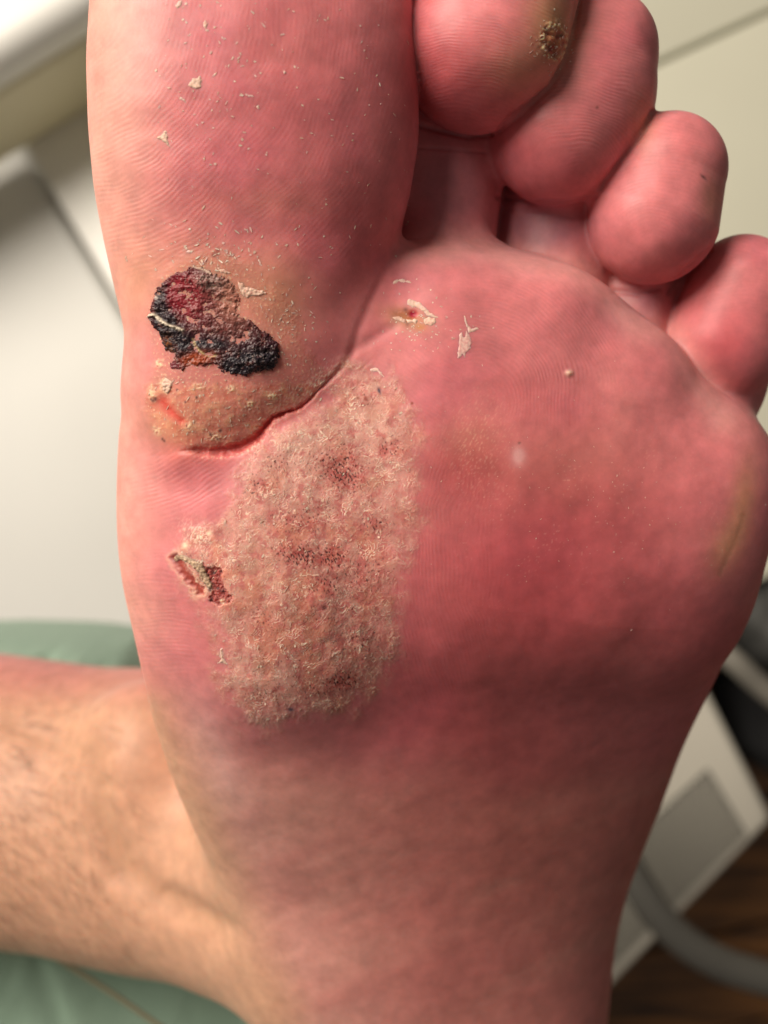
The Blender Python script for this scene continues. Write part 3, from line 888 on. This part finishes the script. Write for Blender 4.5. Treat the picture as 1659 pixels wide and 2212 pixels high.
def scab_c(x, y, sd):
    n = len(x)
    f1 = fbm(x / 18, y / 18, 131, 3); f2 = fbm(x / 5, y / 5, 133, 2); f3 = fbm((x + y * .6) / 3, (y - x * .6) / 6, 135, 2)
    c = np.tile(np.array([0.045, 0.009, 0.014]), (n, 1))
    c = lerp(c, (0.24, 0.008, 0.018), np.clip(blob(x, y, 402, 640, 50, 52, 20) * 1.6, 0, 1) * .9)
    c = lerp(c, (0.17, 0.035, 0.035), np.clip(blob(x, y, 480, 650, 50, 40) * 1.3, 0, 1) * .75)
    c = lerp(c, (0.42, 0.16, 0.11), np.clip(blob(x, y, 505, 645, 32, 50) * 1.5, 0, 1) * .9)
    c = lerp(c, (0.30, 0.19, 0.16), np.clip(blob(x, y, 455, 607, 32, 18, 15) * 1.4, 0, 1) * smooth(-.3, .3, f2 + .15) * .9)
    c = lerp(c, (0.16, 0.045, 0.04), blob(x, y, 500, 705, 60, 30) * .6)
    bk = blob(x, y, 350, 655, 13, 50, 0) + blob(x, y, 368, 700, 26, 30) + blob(x, y, 385, 745, 34, 30) + blob(x, y, 565, 780, 50, 30) + blob(x, y, 510, 790, 36, 20) + blob(x, y, 455, 745, 40, 14)
    c = lerp(c, (0.014, 0.012, 0.018), np.clip(bk * 1.4, 0, 1) * .9)
    c = lerp(c, (0.20, 0.02, 0.015), smooth(.1, .5, f1) * .35)
    c = lerp(c, (0.33, 0.055, 0.015), np.clip(blob(x, y, 425, 776, 34, 14, -10) * 1.5, 0, 1) * .85)
    c = lerp(c, (0.30, 0.09, 0.02), blob(x, y, 366, 748, 10, 22) * smooth(-.2, .3, f2) * .9)
    c = lerp(c, (0.14, 0.012, 0.022), np.clip(blob(x, y, 372, 790, 18, 9) * 1.5, 0, 1))
    q1 = fbm(x / 30, y / 22, 121, 3, .6) * 5 + 9; fq = q1 - np.floor(q1)
    c = lerp(c, (0.44, 0.31, 0.26), np.exp(-((fq - .12) / .08) ** 2) * smooth(-.1, .3, f1 + f2 * .5) * .4)
    c = lerp(c, (0.40, 0.28, 0.25), smooth(.36, .55, f3) * .35)
    c = lerp(c, (0.42, 0.33, 0.32), smooth(.34, .55, f2) * (blob(x, y, 560, 740, 60, 40) + blob(x, y, 455, 600, 50, 25) + .4) * .5)
    for pts, w, rgb in [([(318, 688), (324, 681), (336, 680), (352, 694), (372, 705), (398, 714)], 2.8, (0.74, 0.62, 0.48)),
                        ([(418, 733), (422, 748), (434, 761), (452, 769), (466, 768)], 2.4, (0.50, 0.36, 0.18)),
                        ([(416, 575), (440, 582), (455, 590)], 2.4, (0.60, 0.42, 0.32)),
                        ([(330, 635), (342, 645)], 2.0, (0.5, 0.4, 0.35)), ([(322, 655), (326, 664)], 2.2, (0.7, 0.55, 0.45))]:
        d, t = line_d(x, y, pts)
        c = lerp(c, rgb, np.exp(-((d + 1.0 * f2) / w) ** 2) * .95)
    rim = smooth(-5, 0, sd) * smooth(-.1, .3, f2)
    c = lerp(c, (0.46, 0.24, 0.17), rim * .55)
    return c

patch("scab", SCAB, 1.6, scab_h, scab_c, M_scab, "black and dark red dried blood scab at the base of the big toe", rag=5.5)

def flake_h(lift, seed, tilt=(0, 0)):
    def f(x, y, sd):
        cx, cy = x.mean(), y.mean()
        return -0.00008 + smooth(1.0, -2.5, sd) * (0.00006 + lift * .6 * (1 + 0.6 * fbm(x / 6, y / 6, seed, 2)) + (tilt[0] * (x - cx) + tilt[1] * (y - cy)) * 1e-5)
    return f

def flake_c(rgb, rgb2, seed):
    def f(x, y, sd):
        c = np.tile(np.array(rgb), (len(x), 1))
        return lerp(c, rgb2, smooth(-.2, .4, fbm(x / 6, y / 6, seed, 2)))
    return f

IV, IV2 = (0.70, 0.47, 0.36), (0.62, 0.33, 0.26)
PK, PK2 = (0.74, 0.46, 0.40), (0.66, 0.32, 0.29)
FLAKES = [
    # poly, lift, colours
    ([(513, 607), (524, 612), (530, 620), (544, 622), (552, 626), (566, 628), (578, 634), (560, 639), (540, 640), (532, 644), (522, 634), (516, 624)], .00030, IV, IV2),
    ([(404, 184), (412, 176), (416, 168), (424, 170), (432, 163), (436, 172), (434, 188), (426, 193), (416, 190)], .00022, IV, IV),
    ([(337, 298), (346, 292), (356, 286), (364, 291), (362, 302), (367, 318), (356, 308), (348, 303)], .00022, IV, IV),
    ([(383, 203), (391, 208), (399, 214), (404, 224), (396, 219), (387, 214)], .00016, PK, IV),
    ([(350, 292), (356, 281), (361, 284), (358, 292)], .00015, IV, IV),
    ([(436, 50), (444, 44), (450, 52), (446, 60), (452, 66), (444, 68), (440, 58)], .00016, IV, IV2),
    ([(378, 12), (386, 2), (396, -2), (392, 10), (382, 22)], .00016, PK, IV),
    # scraped scale beside the wart of the ball
    ([(986, 772), (990, 745), (992, 722), (998, 712), (1002, 730), (1006, 712), (1013, 722), (1020, 735), (1018, 752), (1008, 762), (1004, 776), (999, 766), (992, 776)], .00012, PK, PK2),
    ([(1001, 680), (1005, 682), (1010, 696), (1017, 708), (1030, 706), (1035, 711), (1022, 718), (1013, 720), (1006, 704)], .00014, PK, IV),
    # chips round that wart
    ([(848, 686), (856, 683), (868, 684), (874, 690), (880, 700), (872, 699), (864, 692), (852, 692)], .00022, IV, IV2),
    ([(878, 690), (888, 690), (896, 688), (902, 692), (898, 699), (888, 697), (880, 698)], .00028, IV, IV),
    ([(876, 650), (886, 645), (896, 650), (906, 652), (918, 664), (932, 676), (949, 687), (934, 686), (922, 682), (912, 672), (900, 664), (890, 664), (880, 658)], .00020, IV, PK),
    ([(914, 690), (926, 684), (940, 688), (942, 698), (932, 704), (918, 702)], .00022, IV, IV2),
    ([(845, 612), (856, 603), (870, 602), (884, 606), (890, 612), (876, 611), (862, 609), (850, 616)], .00012, PK, IV),
    # flap over the open sore
    ([(374, 1205), (382, 1198), (398, 1200), (416, 1208), (430, 1214), (440, 1222), (448, 1240), (458, 1262), (460, 1272), (450, 1270), (440, 1258), (432, 1242), (420, 1228), (404, 1214), (388, 1208), (379, 1214)], .00035, (0.28, 0.17, 0.11), (0.58, 0.40, 0.26)),
    ([(474, 1402), (482, 1398), (480, 1412), (486, 1424), (492, 1436), (480, 1432), (468, 1434), (478, 1424)], .00022, IV, PK),
    ([(796, 797), (806, 793), (818, 797), (828, 810), (832, 820), (824, 812), (814, 804), (802, 803)], .00016, PK, IV),
    ([(352, 820), (362, 816), (372, 826), (370, 842), (362, 852), (352, 840), (349, 830)], .00035, IV, IV),
    ([(470, 578), (484, 582), (496, 586), (500, 592), (486, 592), (474, 588)], .00022, IV, IV2),
    ([(555, 556), (561, 560), (567, 575), (560, 572)], .00018, PK, IV),
    ([(398, 543), (408, 540), (418, 545), (408, 549)], .00018, PK, PK),
    ([(610, 152), (615, 150), (618, 158), (613, 163)], .00015, PK, PK),
    ([(530, 203), (542, 204), (549, 209), (538, 211)], .00015, PK, PK),
    ([(552, 230), (559, 226), (562, 236), (556, 238)], .00015, PK, IV),
]
for i, (poly, lift, ca, cb) in enumerate(FLAKES):
    patch("skin_flake", poly, 1.6, flake_h(lift, 140 + i), flake_c(ca, cb, 160 + i), M_flake, rag=2.0)

# tiny loose chips, far too many to tell apart
def chips():
    vs, fs, cs = [], [], []
    spots = []
    def inside(poly, x, y):
        return poly_sd(np.array([x]), np.array([y]), poly)[0] < 0
    for _ in range(150):     # big toe
        spots.append((random.uniform(330, 890), random.uniform(10, 560) , random.uniform(1.2, 3.4), 'a'))
    for _ in range(60):
        a = random.gauss(470, 70); b = random.gauss(160, 150)
        spots.append((a, b, random.uniform(1.5, 4.2), 'a'))
    for _ in range(90):      # around the scab
        spots.append((random.gauss(470, 80), random.gauss(545, 28), random.uniform(1.5, 4.5), 'a'))
    for _ in range(110):
        spots.append((random.gauss(620, 45), random.gauss(690, 60), random.uniform(1.3, 3.4), 'a'))
    for _ in range(170):     # callus below
        spots.append((random.uniform(320, 740), random.uniform(820, 975), random.uniform(1.3, 4.0), 'c'))
    for _ in range(140):    # plaque
        spots.append((random.uniform(390, 910), random.uniform(795, 1560), random.uniform(1.4, 4.6), 'p'))
    for _ in range(70):
        spots.append((random.gauss(1190, 24), random.gauss(90, 34), random.uniform(1.2, 3.2), 'a'))
    for _ in range(90):
        spots.append((random.gauss(910, 50), random.gauss(700, 40), random.uniform(1.2, 3.0), 'a'))
    for _ in range(130):
        spots.append((random.gauss(1250, 200), random.gauss(1080, 110), random.uniform(.8, 1.7), 'a'))
    for (x, y, r, k) in spots:
        if k == 'p' and not inside(PLAQUE, x, y): continue
        if k == 'c' and not inside(CALLUS, x, y): continue
        if 905 < x < 1100 and y < 560: continue
        if inside(SCAB, x, y): continue
        hit = on_skin(x, y)
        if hit is None: continue
        p, n = hit
        r_m = r * K * 0.145
        t1 = np.cross(n, (0, 1, 0.2)); t1 /= np.linalg.norm(t1); t2 = np.cross(n, t1)
        a0 = random.uniform(0, 6.28) if k == 'a' else random.gauss(1.1, .5)
        el = random.uniform(1.0, 2.8)
        tilt = random.uniform(0, .5)
        m = random.choice([4, 5, 6])
        base = len(vs)
        shade = random.uniform(.75, 1.05); tone = random.choice([IV, PK, (0.80, 0.64, 0.50)]) if k == 'a' else random.choice([(.66, .42, .32), (.60, .34, .27), (.74, .55, .42)])
        ux = math.cos(a0) * t1 + math.sin(a0) * t2; uy = -math.sin(a0) * t1 + math.cos(a0) * t2
        ring = []
        for q in range(m):
            an = q / m * 6.283 + random.uniform(-.3, .3); rr = random.uniform(.55, 1.0) * r_m
            ring.append((math.cos(an) * rr * el * .8, math.sin(an) * rr / el * 1.2))
        for up in (0, 1):
            for (a, b) in ring:
                vs.append(p + ux * a + uy * b + n * (0.00001 + tilt * max(a, 0) * .5 + (0.000025 if up else -0.00004)))
                cs.append((*[v * shade for v in tone], 1))
        fs.append([base + m + q for q in range(m)])
        for q in range(m):
            q2 = (q + 1) % m
            fs.append([base + q, base + q2, base + m + q2, base + m + q])
    o = mesh_obj("skin_crumbs", vs, fs, M_flake, person, False)
    put_attr(o.data, 'surface_color', 'FLOAT_COLOR', np.array(cs))
    o['kind'] = 'stuff'
chips()

# fine hairs of the leg
def hairs():
    mat = plain("hair", (0.10, 0.055, 0.03), 0.5)
    bv = BVHTree.FromPolygons(V.tolist(), Q.tolist())
    o0 = Vector((0, 0, CAM_Z))
    vs, fs = [], []
    for _ in range(1300):
        a, b = random.uniform(-300, 300), random.uniform(1400, 2090)
        if random.random() < smooth(100, 300, np.array(a)) * .85: continue
        q = Vector(P(a, b, -.1))
        loc, nrm, i, d = bv.ray_cast(o0, (q - o0).normalized())
        if loc is None: continue
        if nrm.z < 0: nrm = -nrm
        L = random.uniform(.004, .011)
        dirv = Vector((random.gauss(.8, .35), random.gauss(-.5, .4), 0))
        dirv = (dirv - nrm * dirv.dot(nrm)).normalized()
        sd = dirv.cross(nrm)
        r = 0.00004; p = loc.copy(); base = len(vs); S = 4
        bend = random.uniform(-.4, .4)
        for s in range(S + 1):
            t = s / S
            c = loc + dirv * L * t + nrm * (L * .35 * t * (1.4 - t)) + sd * bend * L * t * t
            for w in range(3):
                an = w * 2.094
                c2 = c + (sd * math.cos(an) + nrm * math.sin(an)) * r * (1.05 - t)
                vs.append(c2[:])
        for s in range(S):
            for w in range(3):
                w2 = (w + 1) % 3
                fs.append([base + s * 3 + w, base + s * 3 + w2, base + s * 3 + 3 + w2, base + s * 3 + 3 + w])
    o = mesh_obj("leg_hair", vs, fs, mat, person)
    o['kind'] = 'stuff'
hairs()

# ------------------------------------------------------------------ surroundings
def prism(name, pts, z_top, thick, mat, parent=None, bevel=0.002, seg=3):
    """flat slab with an outline given on the plan at the height of its top"""
    bm = bmesh.new()
    top = [bm.verts.new(P(x, y, z_top)) for x, y in pts]
    f = bm.faces.new(top)
    if f.calc_area() and (f.normal_update() or f.normal.z < 0): f.normal_flip()
    r = bmesh.ops.extrude_face_region(bm, geom=[f])
    vv = [g for g in r['geom'] if isinstance(g, bmesh.types.BMVert)]
    for v in top: v.co.z -= thick
    bmesh.ops.recalc_face_normals(bm, faces=bm.faces)
    if bevel:
        bmesh.ops.bevel(bm, geom=list(bm.edges), offset=bevel, segments=seg, affect='EDGES', profile=.5)
    me = bpy.data.meshes.new(name); bm.to_mesh(me); bm.free()
    me.polygons.foreach_set('use_smooth', [True] * len(me.polygons))
    me.materials.append(mat)
    try: me.set_sharp_from_angle(angle=math.radians(40))
    except Exception: pass
    o = bpy.data.objects.new(name, me); col.objects.link(o)
    if parent is not None: o.parent = parent; o.location = -parent.location
    return o

M_white = plain("white_paint", (0.80, 0.795, 0.75), 0.45, 0.03, 6)
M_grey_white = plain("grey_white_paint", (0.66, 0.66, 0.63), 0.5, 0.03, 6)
M_cream = plain("cream_paint", (0.74, 0.69, 0.50), 0.5, 0.03, 8)
M_wall = plain("cream_wall_paint", (0.62, 0.61, 0.49), 0.7, 0.03, 5)
M_plastic = plain("off_white_plastic", (0.62, 0.585, 0.50), 0.45, 0.02, 10)
M_grille = plain("grey_mesh", (0.11, 0.105, 0.09), 0.6, 0.05, 60)
M_hose = plain("grey_rubber", (0.125, 0.120, 0.105), 0.6, 0.06, 30)
M_dark = plain("black_cloth", (0.006, 0.006, 0.007), 0.8)
M_dgrey = plain("dark_grey_cloth", (0.085, 0.085, 0.080), 0.85, 0.15, 60)
M_band = plain("grey_band", (0.21, 0.195, 0.165), 0.7, 0.08, 60)
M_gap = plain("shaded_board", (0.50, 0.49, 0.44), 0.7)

def lin(o, e1, e2, a, b):
    return (o[0] + e1[0] * a + e2[0] * b, o[1] + e1[1] * a + e2[1] * b)

# white cabinet: frame, recessed door, lower door, rounded worktop. e1 runs along its top edge, e2 down its side
E1 = (0.853, -0.522); E2 = (0.515, 0.857); O = (196, 84)
cab = empty("white_cabinet", P(-200, 700, -0.60))
tag(cab, "white cabinet with cream frame, recessed doors and rounded worktop, left behind the foot", "cabinet")
def q(a0, a1, b0, b1): return [lin(O, E1, E2, a0, b0), lin(O, E1, E2, a1, b0), lin(O, E1, E2, a1, b1), lin(O, E1, E2, a0, b1)]
prism("worktop", q(-800, 420, -330, -62), -0.40, 0.035, M_white, cab, 0.016, 6)
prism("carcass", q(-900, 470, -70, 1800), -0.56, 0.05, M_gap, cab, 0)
prism("top_rail", q(-800, 60, -40, 0), -0.435, 0.07, M_cream, cab, 0.004)
prism("side_rail", q(16, 60, 4, 1600), -0.439, 0.07, M_cream, cab, 0.004)
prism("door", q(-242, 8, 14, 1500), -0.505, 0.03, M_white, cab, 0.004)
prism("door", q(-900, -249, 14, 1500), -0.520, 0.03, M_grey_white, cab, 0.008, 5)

# panelled cream wall at the right
wall = empty("panelled_wall", P(1500, 500, -0.62))
tag(wall, "cream painted board wall with one groove, behind the small toes", "wall")
W1 = (0.908, -0.418); W2 = (0.418, 0.908); WO = (1420, 141)
def wq(a0, a1, b0, b1): return [lin(WO, W1, W2, a0, b0), lin(WO, W1, W2, a1, b0), lin(WO, W1, W2, a1, b1), lin(WO, W1, W2, a0, b1)]
prism("wall_board", wq(-1000, 1500, -900, -9), -0.55, 0.03, M_wall, wall, 0.0025)
prism("wall_board", wq(-1000, 1500, 0, 1105), -0.55, 0.03, M_wall, wall, 0.0025)
prism("backing_board", wq(-1000, 1500, -905, 1100), -0.572, 0.02, M_wall, wall, 0)

# dark wooden floor
def wood():
    m, nt, b = new_mat("dark_wood")
    tc = nt.nodes.new('ShaderNodeTexCoord'); mp = nt.nodes.new('ShaderNodeMapping')
    mp.inputs['Scale'].default_value = (2.2, 26, 8); mp.inputs['Rotation'].default_value = (0, 0, -0.25)
    n = nt.nodes.new('ShaderNodeTexNoise'); n.inputs['Scale'].default_value = 3.2; n.inputs['Detail'].default_value = 7
    r = nt.nodes.new('ShaderNodeValToRGB')
    e = r.color_ramp.elements
    e[0].position = .32; e[0].color = (.018, .007, .003, 1); e[1].position = .72; e[1].color = (.30, .125, .032, 1)
    oi = nt.nodes.new('ShaderNodeObjectInfo')
    ad = nt.nodes.new('ShaderNodeVectorMath'); ad.operation = 'ADD'
    L = nt.links
    L.new(tc.outputs['Object'], ad.inputs[0]); L.new(oi.outputs['Random'], ad.inputs[1])
    L.new(ad.outputs[0], mp.inputs[0]); L.new(mp.outputs[0], n.inputs['Vector']); L.new(n.outputs['Fac'], r.inputs[0])
    L.new(r.outputs[0], b.inputs['Base Color'])
    b.inputs['Roughness'].default_value = 0.4
    return m
M_wood = wood()
floor = empty("floor", (0.3, -0.3, -0.72)); tag(floor, kind='structure')
fm = mesh_obj("subfloor", [(-1.6, -1.4, -.722), (1.8, -1.4, -.722), (1.8, 1.6, -.722), (-1.6, 1.6, -.722)], [(0, 1, 2, 3)], M_dark, floor)
ang = math.radians(14)
for i in range(9):
    v0 = -0.12 - i * 0.086
    bm = bmesh.new()
    bmesh.ops.create_cube(bm, size=1)
    for v in bm.verts:
        v.co = Vector((v.co.x * 1.9 + 0.55, v.co.y * 0.0835 + v0, v.co.z * .016 - .709))
        x, y = v.co.x, v.co.y
        v.co.x = x * math.cos(ang) - y * math.sin(ang); v.co.y = x * math.sin(ang) + y * math.cos(ang) - .03
    bmesh.ops.bevel(bm, geom=list(bm.edges), offset=.0015, segments=1, affect='EDGES')
    me_ = bpy.data.meshes.new("floor_plank"); bm.to_mesh(me_); bm.free(); me_.materials.append(M_wood)
    o = bpy.data.objects.new("floor_plank", me_); col.objects.link(o); o.parent = floor; o.location = -floor.location

# white box with a grey grille
box = empty("vent_box", P(1450, 1950, -0.70))
tag(box, "off-white plastic box with a fine grey grille on top, on the dark wood floor", "vent box")
Tp, Rp = (1524, 1478), (1672, 1772)
prism("housing", [Tp, Rp, (1140, 2322), (985, 2040)], -0.60, 0.10, M_plastic, box, 0.007, 4)
gq = [(1530, 1662), (1612, 1800), (1190, 2220), (1095, 2055)]
prism("grille", gq, -0.5975, 0.006, M_grille, box, 0.001)
def ribs():
    vs, fs = [], []
    a, b, c, d = [np.array(P(x, y, -0.5972)) for x, y in gq]
    nrib = 64
    for i in range(1, nrib):
        t = i / nrib
        p0 = a + (d - a) * t; p1 = b + (c - b) * t
        w = (d - a) / nrib * .20
        base = len(vs)
        for s in (0.02, .98):
            cpt = p0 + (p1 - p0) * s
            vs += [cpt - w, cpt - w * .6 + [0, 0, .0012], cpt + w * .6 + [0, 0, .0012], cpt + w]
        for k2 in range(3):
            fs.append([base + k2, base + k2 + 1, base + 5 + k2, base + 4 + k2])
    o = mesh_obj("grille_ribs", vs, fs, M_plastic, box, False); o['kind'] = 'stuff'
ribs()

# hose
def tube(name, pts, rad, mat, parent=None, ns=16):
    pts = [Vector(p) for p in pts]
    # Catmull-Rom
    path = []
    for i in range(1, len(pts) - 2):
        for s in range(10):
            t = s / 10
            p0, p1, p2, p3 = pts[i - 1:i + 3]
            path.append(0.5 * ((2 * p1) + (p2 - p0) * t + (2 * p0 - 5 * p1 + 4 * p2 - p3) * t * t + (3 * p1 - p0 - 3 * p2 + p3) * t ** 3))
    vs, fs = [], []
    up = Vector((0, 0, 1))
    for i, p in enumerate(path):
        d = (path[min(i + 1, len(path) - 1)] - path[max(i - 1, 0)]).normalized()
        s = d.cross(up).normalized(); u = s.cross(d)
        for k2 in range(ns):
            a = k2 / ns * 6.28318
            vs.append((p + s * math.cos(a) * rad + u * math.sin(a) * rad)[:])
    for i in range(len(path) - 1):
        for k2 in range(ns):
            k3 = (k2 + 1) % ns
            fs.append([i * ns + k2, i * ns + k3, (i + 1) * ns + k3, (i + 1) * ns + k2])
    return mesh_obj(name, vs, fs, mat, parent)
zh = -.47
hose = tube("hose", [P(1180, 1500, zh), P(1260, 1680, zh), P(1318, 1800, zh), P(1385, 1925, zh), P(1462, 2020, zh), P(1550, 2078, zh), P(1650, 2112, zh), P(1780, 2140, zh), P(1950, 2150, zh), P(2100, 2160, zh)], R(36, zh), M_hose)
tag(hose, "thick grey hose curving over the white vent box", "hose")

# grey cloth with a pale band, and a black bag, at the right edge
def heap(name, pts, z_top, z_bot, mat, amp, seed, parent=None):
    """soft heap: outline on the plan, rounded shoulders, folds"""
    xs = [p[0] for p in pts]; ys = [p[1] for p in pts]
    n = 90
    X, Y = np.meshgrid(np.linspace(min(xs), max(xs), n), np.linspace(min(ys), max(ys), n), indexing='ij')
    sd = poly_sd(X.ravel(), Y.ravel(), pts)
    w = (max(xs) - min(xs)) * .12
    dome = np.sqrt(np.clip(1 - np.clip(1 + sd / w, 0, 1) ** 2, 0, 1))
    f = fbm(X.ravel() / (w * 1.6), Y.ravel() / (w * 2.6), seed, 3)
    zt = z_bot + (z_top - z_bot) * dome + f * amp * dome
    d = CAM_Z - z_top
    vs = np.stack([(X.ravel() - 829.5) * K * d, (1106 - Y.ravel()) * K * d, zt], 1)
    idx = np.arange(n * n).reshape(n, n)
    keep = (sd < 4).reshape(n, n)
    a, b, c_, d_ = idx[:-1, :-1], idx[1:, :-1], idx[1:, 1:], idx[:-1, 1:]
    ok = keep[:-1, :-1] & keep[1:, :-1] & keep[1:, 1:] & keep[:-1, 1:]
    fsx = np.stack([a[ok], d_[ok], c_[ok], b[ok]], 1)
    used = np.unique(fsx); rm = -np.ones(n * n, int); rm[used] = np.arange(len(used))
    return mesh_obj(name, vs[used], rm[fsx], mat, parent)

bagc = empty("grey_holdall", P(1750, 1350, -0.66))
tag(bagc, "dark grey cloth holdall with a paler strap, cut off by the right edge", "bag")
heap("bag_body", [(1540, 1180), (1900, 1100), (2100, 1300), (2050, 1560), (1800, 1520), (1690, 1470), (1600, 1400), (1560, 1370)], -0.56, -0.71, M_dgrey, .01, 201, bagc)
sb = tube("strap", [P(1480, 1330, -.55), P(1540, 1390, -.545), P(1590, 1432, -.54), P(1640, 1478, -.545), P(1720, 1540, -.55), P(1830, 1600, -.56), P(1900, 1640, -.56)], .0085, M_band, bagc)
bb = heap("black_bag", [(1632, 1500), (1700, 1480), (1900, 1500), (1950, 1700), (1800, 1740), (1690, 1700), (1638, 1640)], -0.60, -0.71, M_dark, .01, 203)
tag(bb, "black cloth bag between the grey holdall and the vent box", "bag")

# green cloth under the leg
def cloth():
    m, nt, b = new_mat("green_cotton")
    tc = nt.nodes.new('ShaderNodeTexCoord')
    n = nt.nodes.new('ShaderNodeTexNoise'); n.inputs['Scale'].default_value = 22; n.inputs['Detail'].default_value = 6
    r = nt.nodes.new('ShaderNodeValToRGB'); e = r.color_ramp.elements
    e[0].position = .3; e[0].color = (.26, .40, .30, 1); e[1].position = .7; e[1].color = (.34, .50, .38, 1)
    wv = nt.nodes.new('ShaderNodeTexWave'); wv.inputs['Scale'].default_value = 900; wv.inputs['Distortion'].default_value = 1
    bp = nt.nodes.new('ShaderNodeBump'); bp.inputs['Distance'].default_value = .0003; bp.inputs['Strength'].default_value = .6
    L = nt.links
    L.new(tc.outputs['Object'], n.inputs['Vector']); L.new(n.outputs['Fac'], r.inputs[0]); L.new(r.outputs[0], b.inputs['Base Color'])
    L.new(tc.outputs['Object'], wv.inputs['Vector']); L.new(wv.outputs['Fac'], bp.inputs['Height']); L.new(bp.outputs[0], b.inputs['Normal'])
    b.inputs['Roughness'].default_value = .85; b.inputs['Sheen Weight'].default_value = .3
    root = empty("green_cloth", P(200, 1900, -.20)); tag(root, "sage green cotton cloth spread under the leg, with seams and a crumpled far hem", "cloth")
    zt = -.168
    out = [(-900, 1350), (-400, 1395), (-100, 1388), (60, 1392), (120, 1396), (225, 1410), (255, 1432), (290, 1470), (400, 1540), (700, 1700), (980, 1900), (1000, 2300), (900, 2700), (-900, 2700)]
    NX, NY = 230, 230
    X, Y = np.meshgrid(np.linspace(-900, 1010, NX), np.linspace(1325, 2705, NY), indexing='ij')
    x, y = X.ravel(), Y.ravel()
    top = np.interp(x, [p[0] for p in out[:12]], [p[1] for p in out[:12]])
    v = (y - 1325) / 1380
    y = top + (2705 - top) * v ** 1.4
    sd = poly_sd(x, y, out)
    w = 60
    dome = np.sqrt(np.clip(1 - np.clip(1 + sd / w, 0, 1) ** 2, 0, 1))
    z = -.235 + (zt + .235) * dome
    z += .0045 * fbm(x / 130, y / 90, 211, 3) * dome
    hem = np.exp(-((sd + 45) / 45) ** 2) * (y < 1600)
    z += .050 * smooth(2020, 2190, y + (x - 200) * -.10) * dome
    z += hem * dome * (.012 * fbm(x / 62, y / 120, 213, 2) + .004)
    for pts, dep in [([(90, 2050), (170, 2100), (250, 2150), (340, 2212), (520, 2330)], .0016), ([(640, 2130), (560, 2180), (500, 2250)], .002)]:
        d, t = line_d(x, y, pts); z -= np.exp(-(d / 9) ** 2) * dep; z += np.exp(-((d - 22) / 12) ** 2) * dep * .6
    under = blob(x, y, 150, 1760, 700, 180, 6)
    z -= under * .010
    dd = CAM_Z - zt
    vs = np.stack([(x - 829.5) * K * dd, (1106 - y) * K * dd, z], 1)
    idx = np.arange(NX * NY).reshape(NX, NY); keep = (sd < 40).reshape(NX, NY)
    a, b2, c_, d_ = idx[:-1, :-1], idx[1:, :-1], idx[1:, 1:], idx[:-1, 1:]
    ok = keep[:-1, :-1] & keep[1:, :-1] & keep[1:, 1:] & keep[:-1, 1:]
    fsx = np.stack([a[ok], d_[ok], c_[ok], b2[ok]], 1)
    used = np.unique(fsx); rm = -np.ones(NX * NY, int); rm[used] = np.arange(len(used))
    o = mesh_obj("cloth_panel", vs[used], rm[fsx], m, root)
    ms = plain("seam_thread", (.24, .21, .13), .8)
    zz = zt - .0005
    zz += .046
    tube("seam", [P(40, 2025, zz), P(90, 2050, zz), P(170, 2100, zz), P(250, 2150, zz), P(340, 2212, zz), P(430, 2270, zz), P(520, 2330, zz), P(600, 2380, zz)], .0007, ms, root, 8)
cloth()
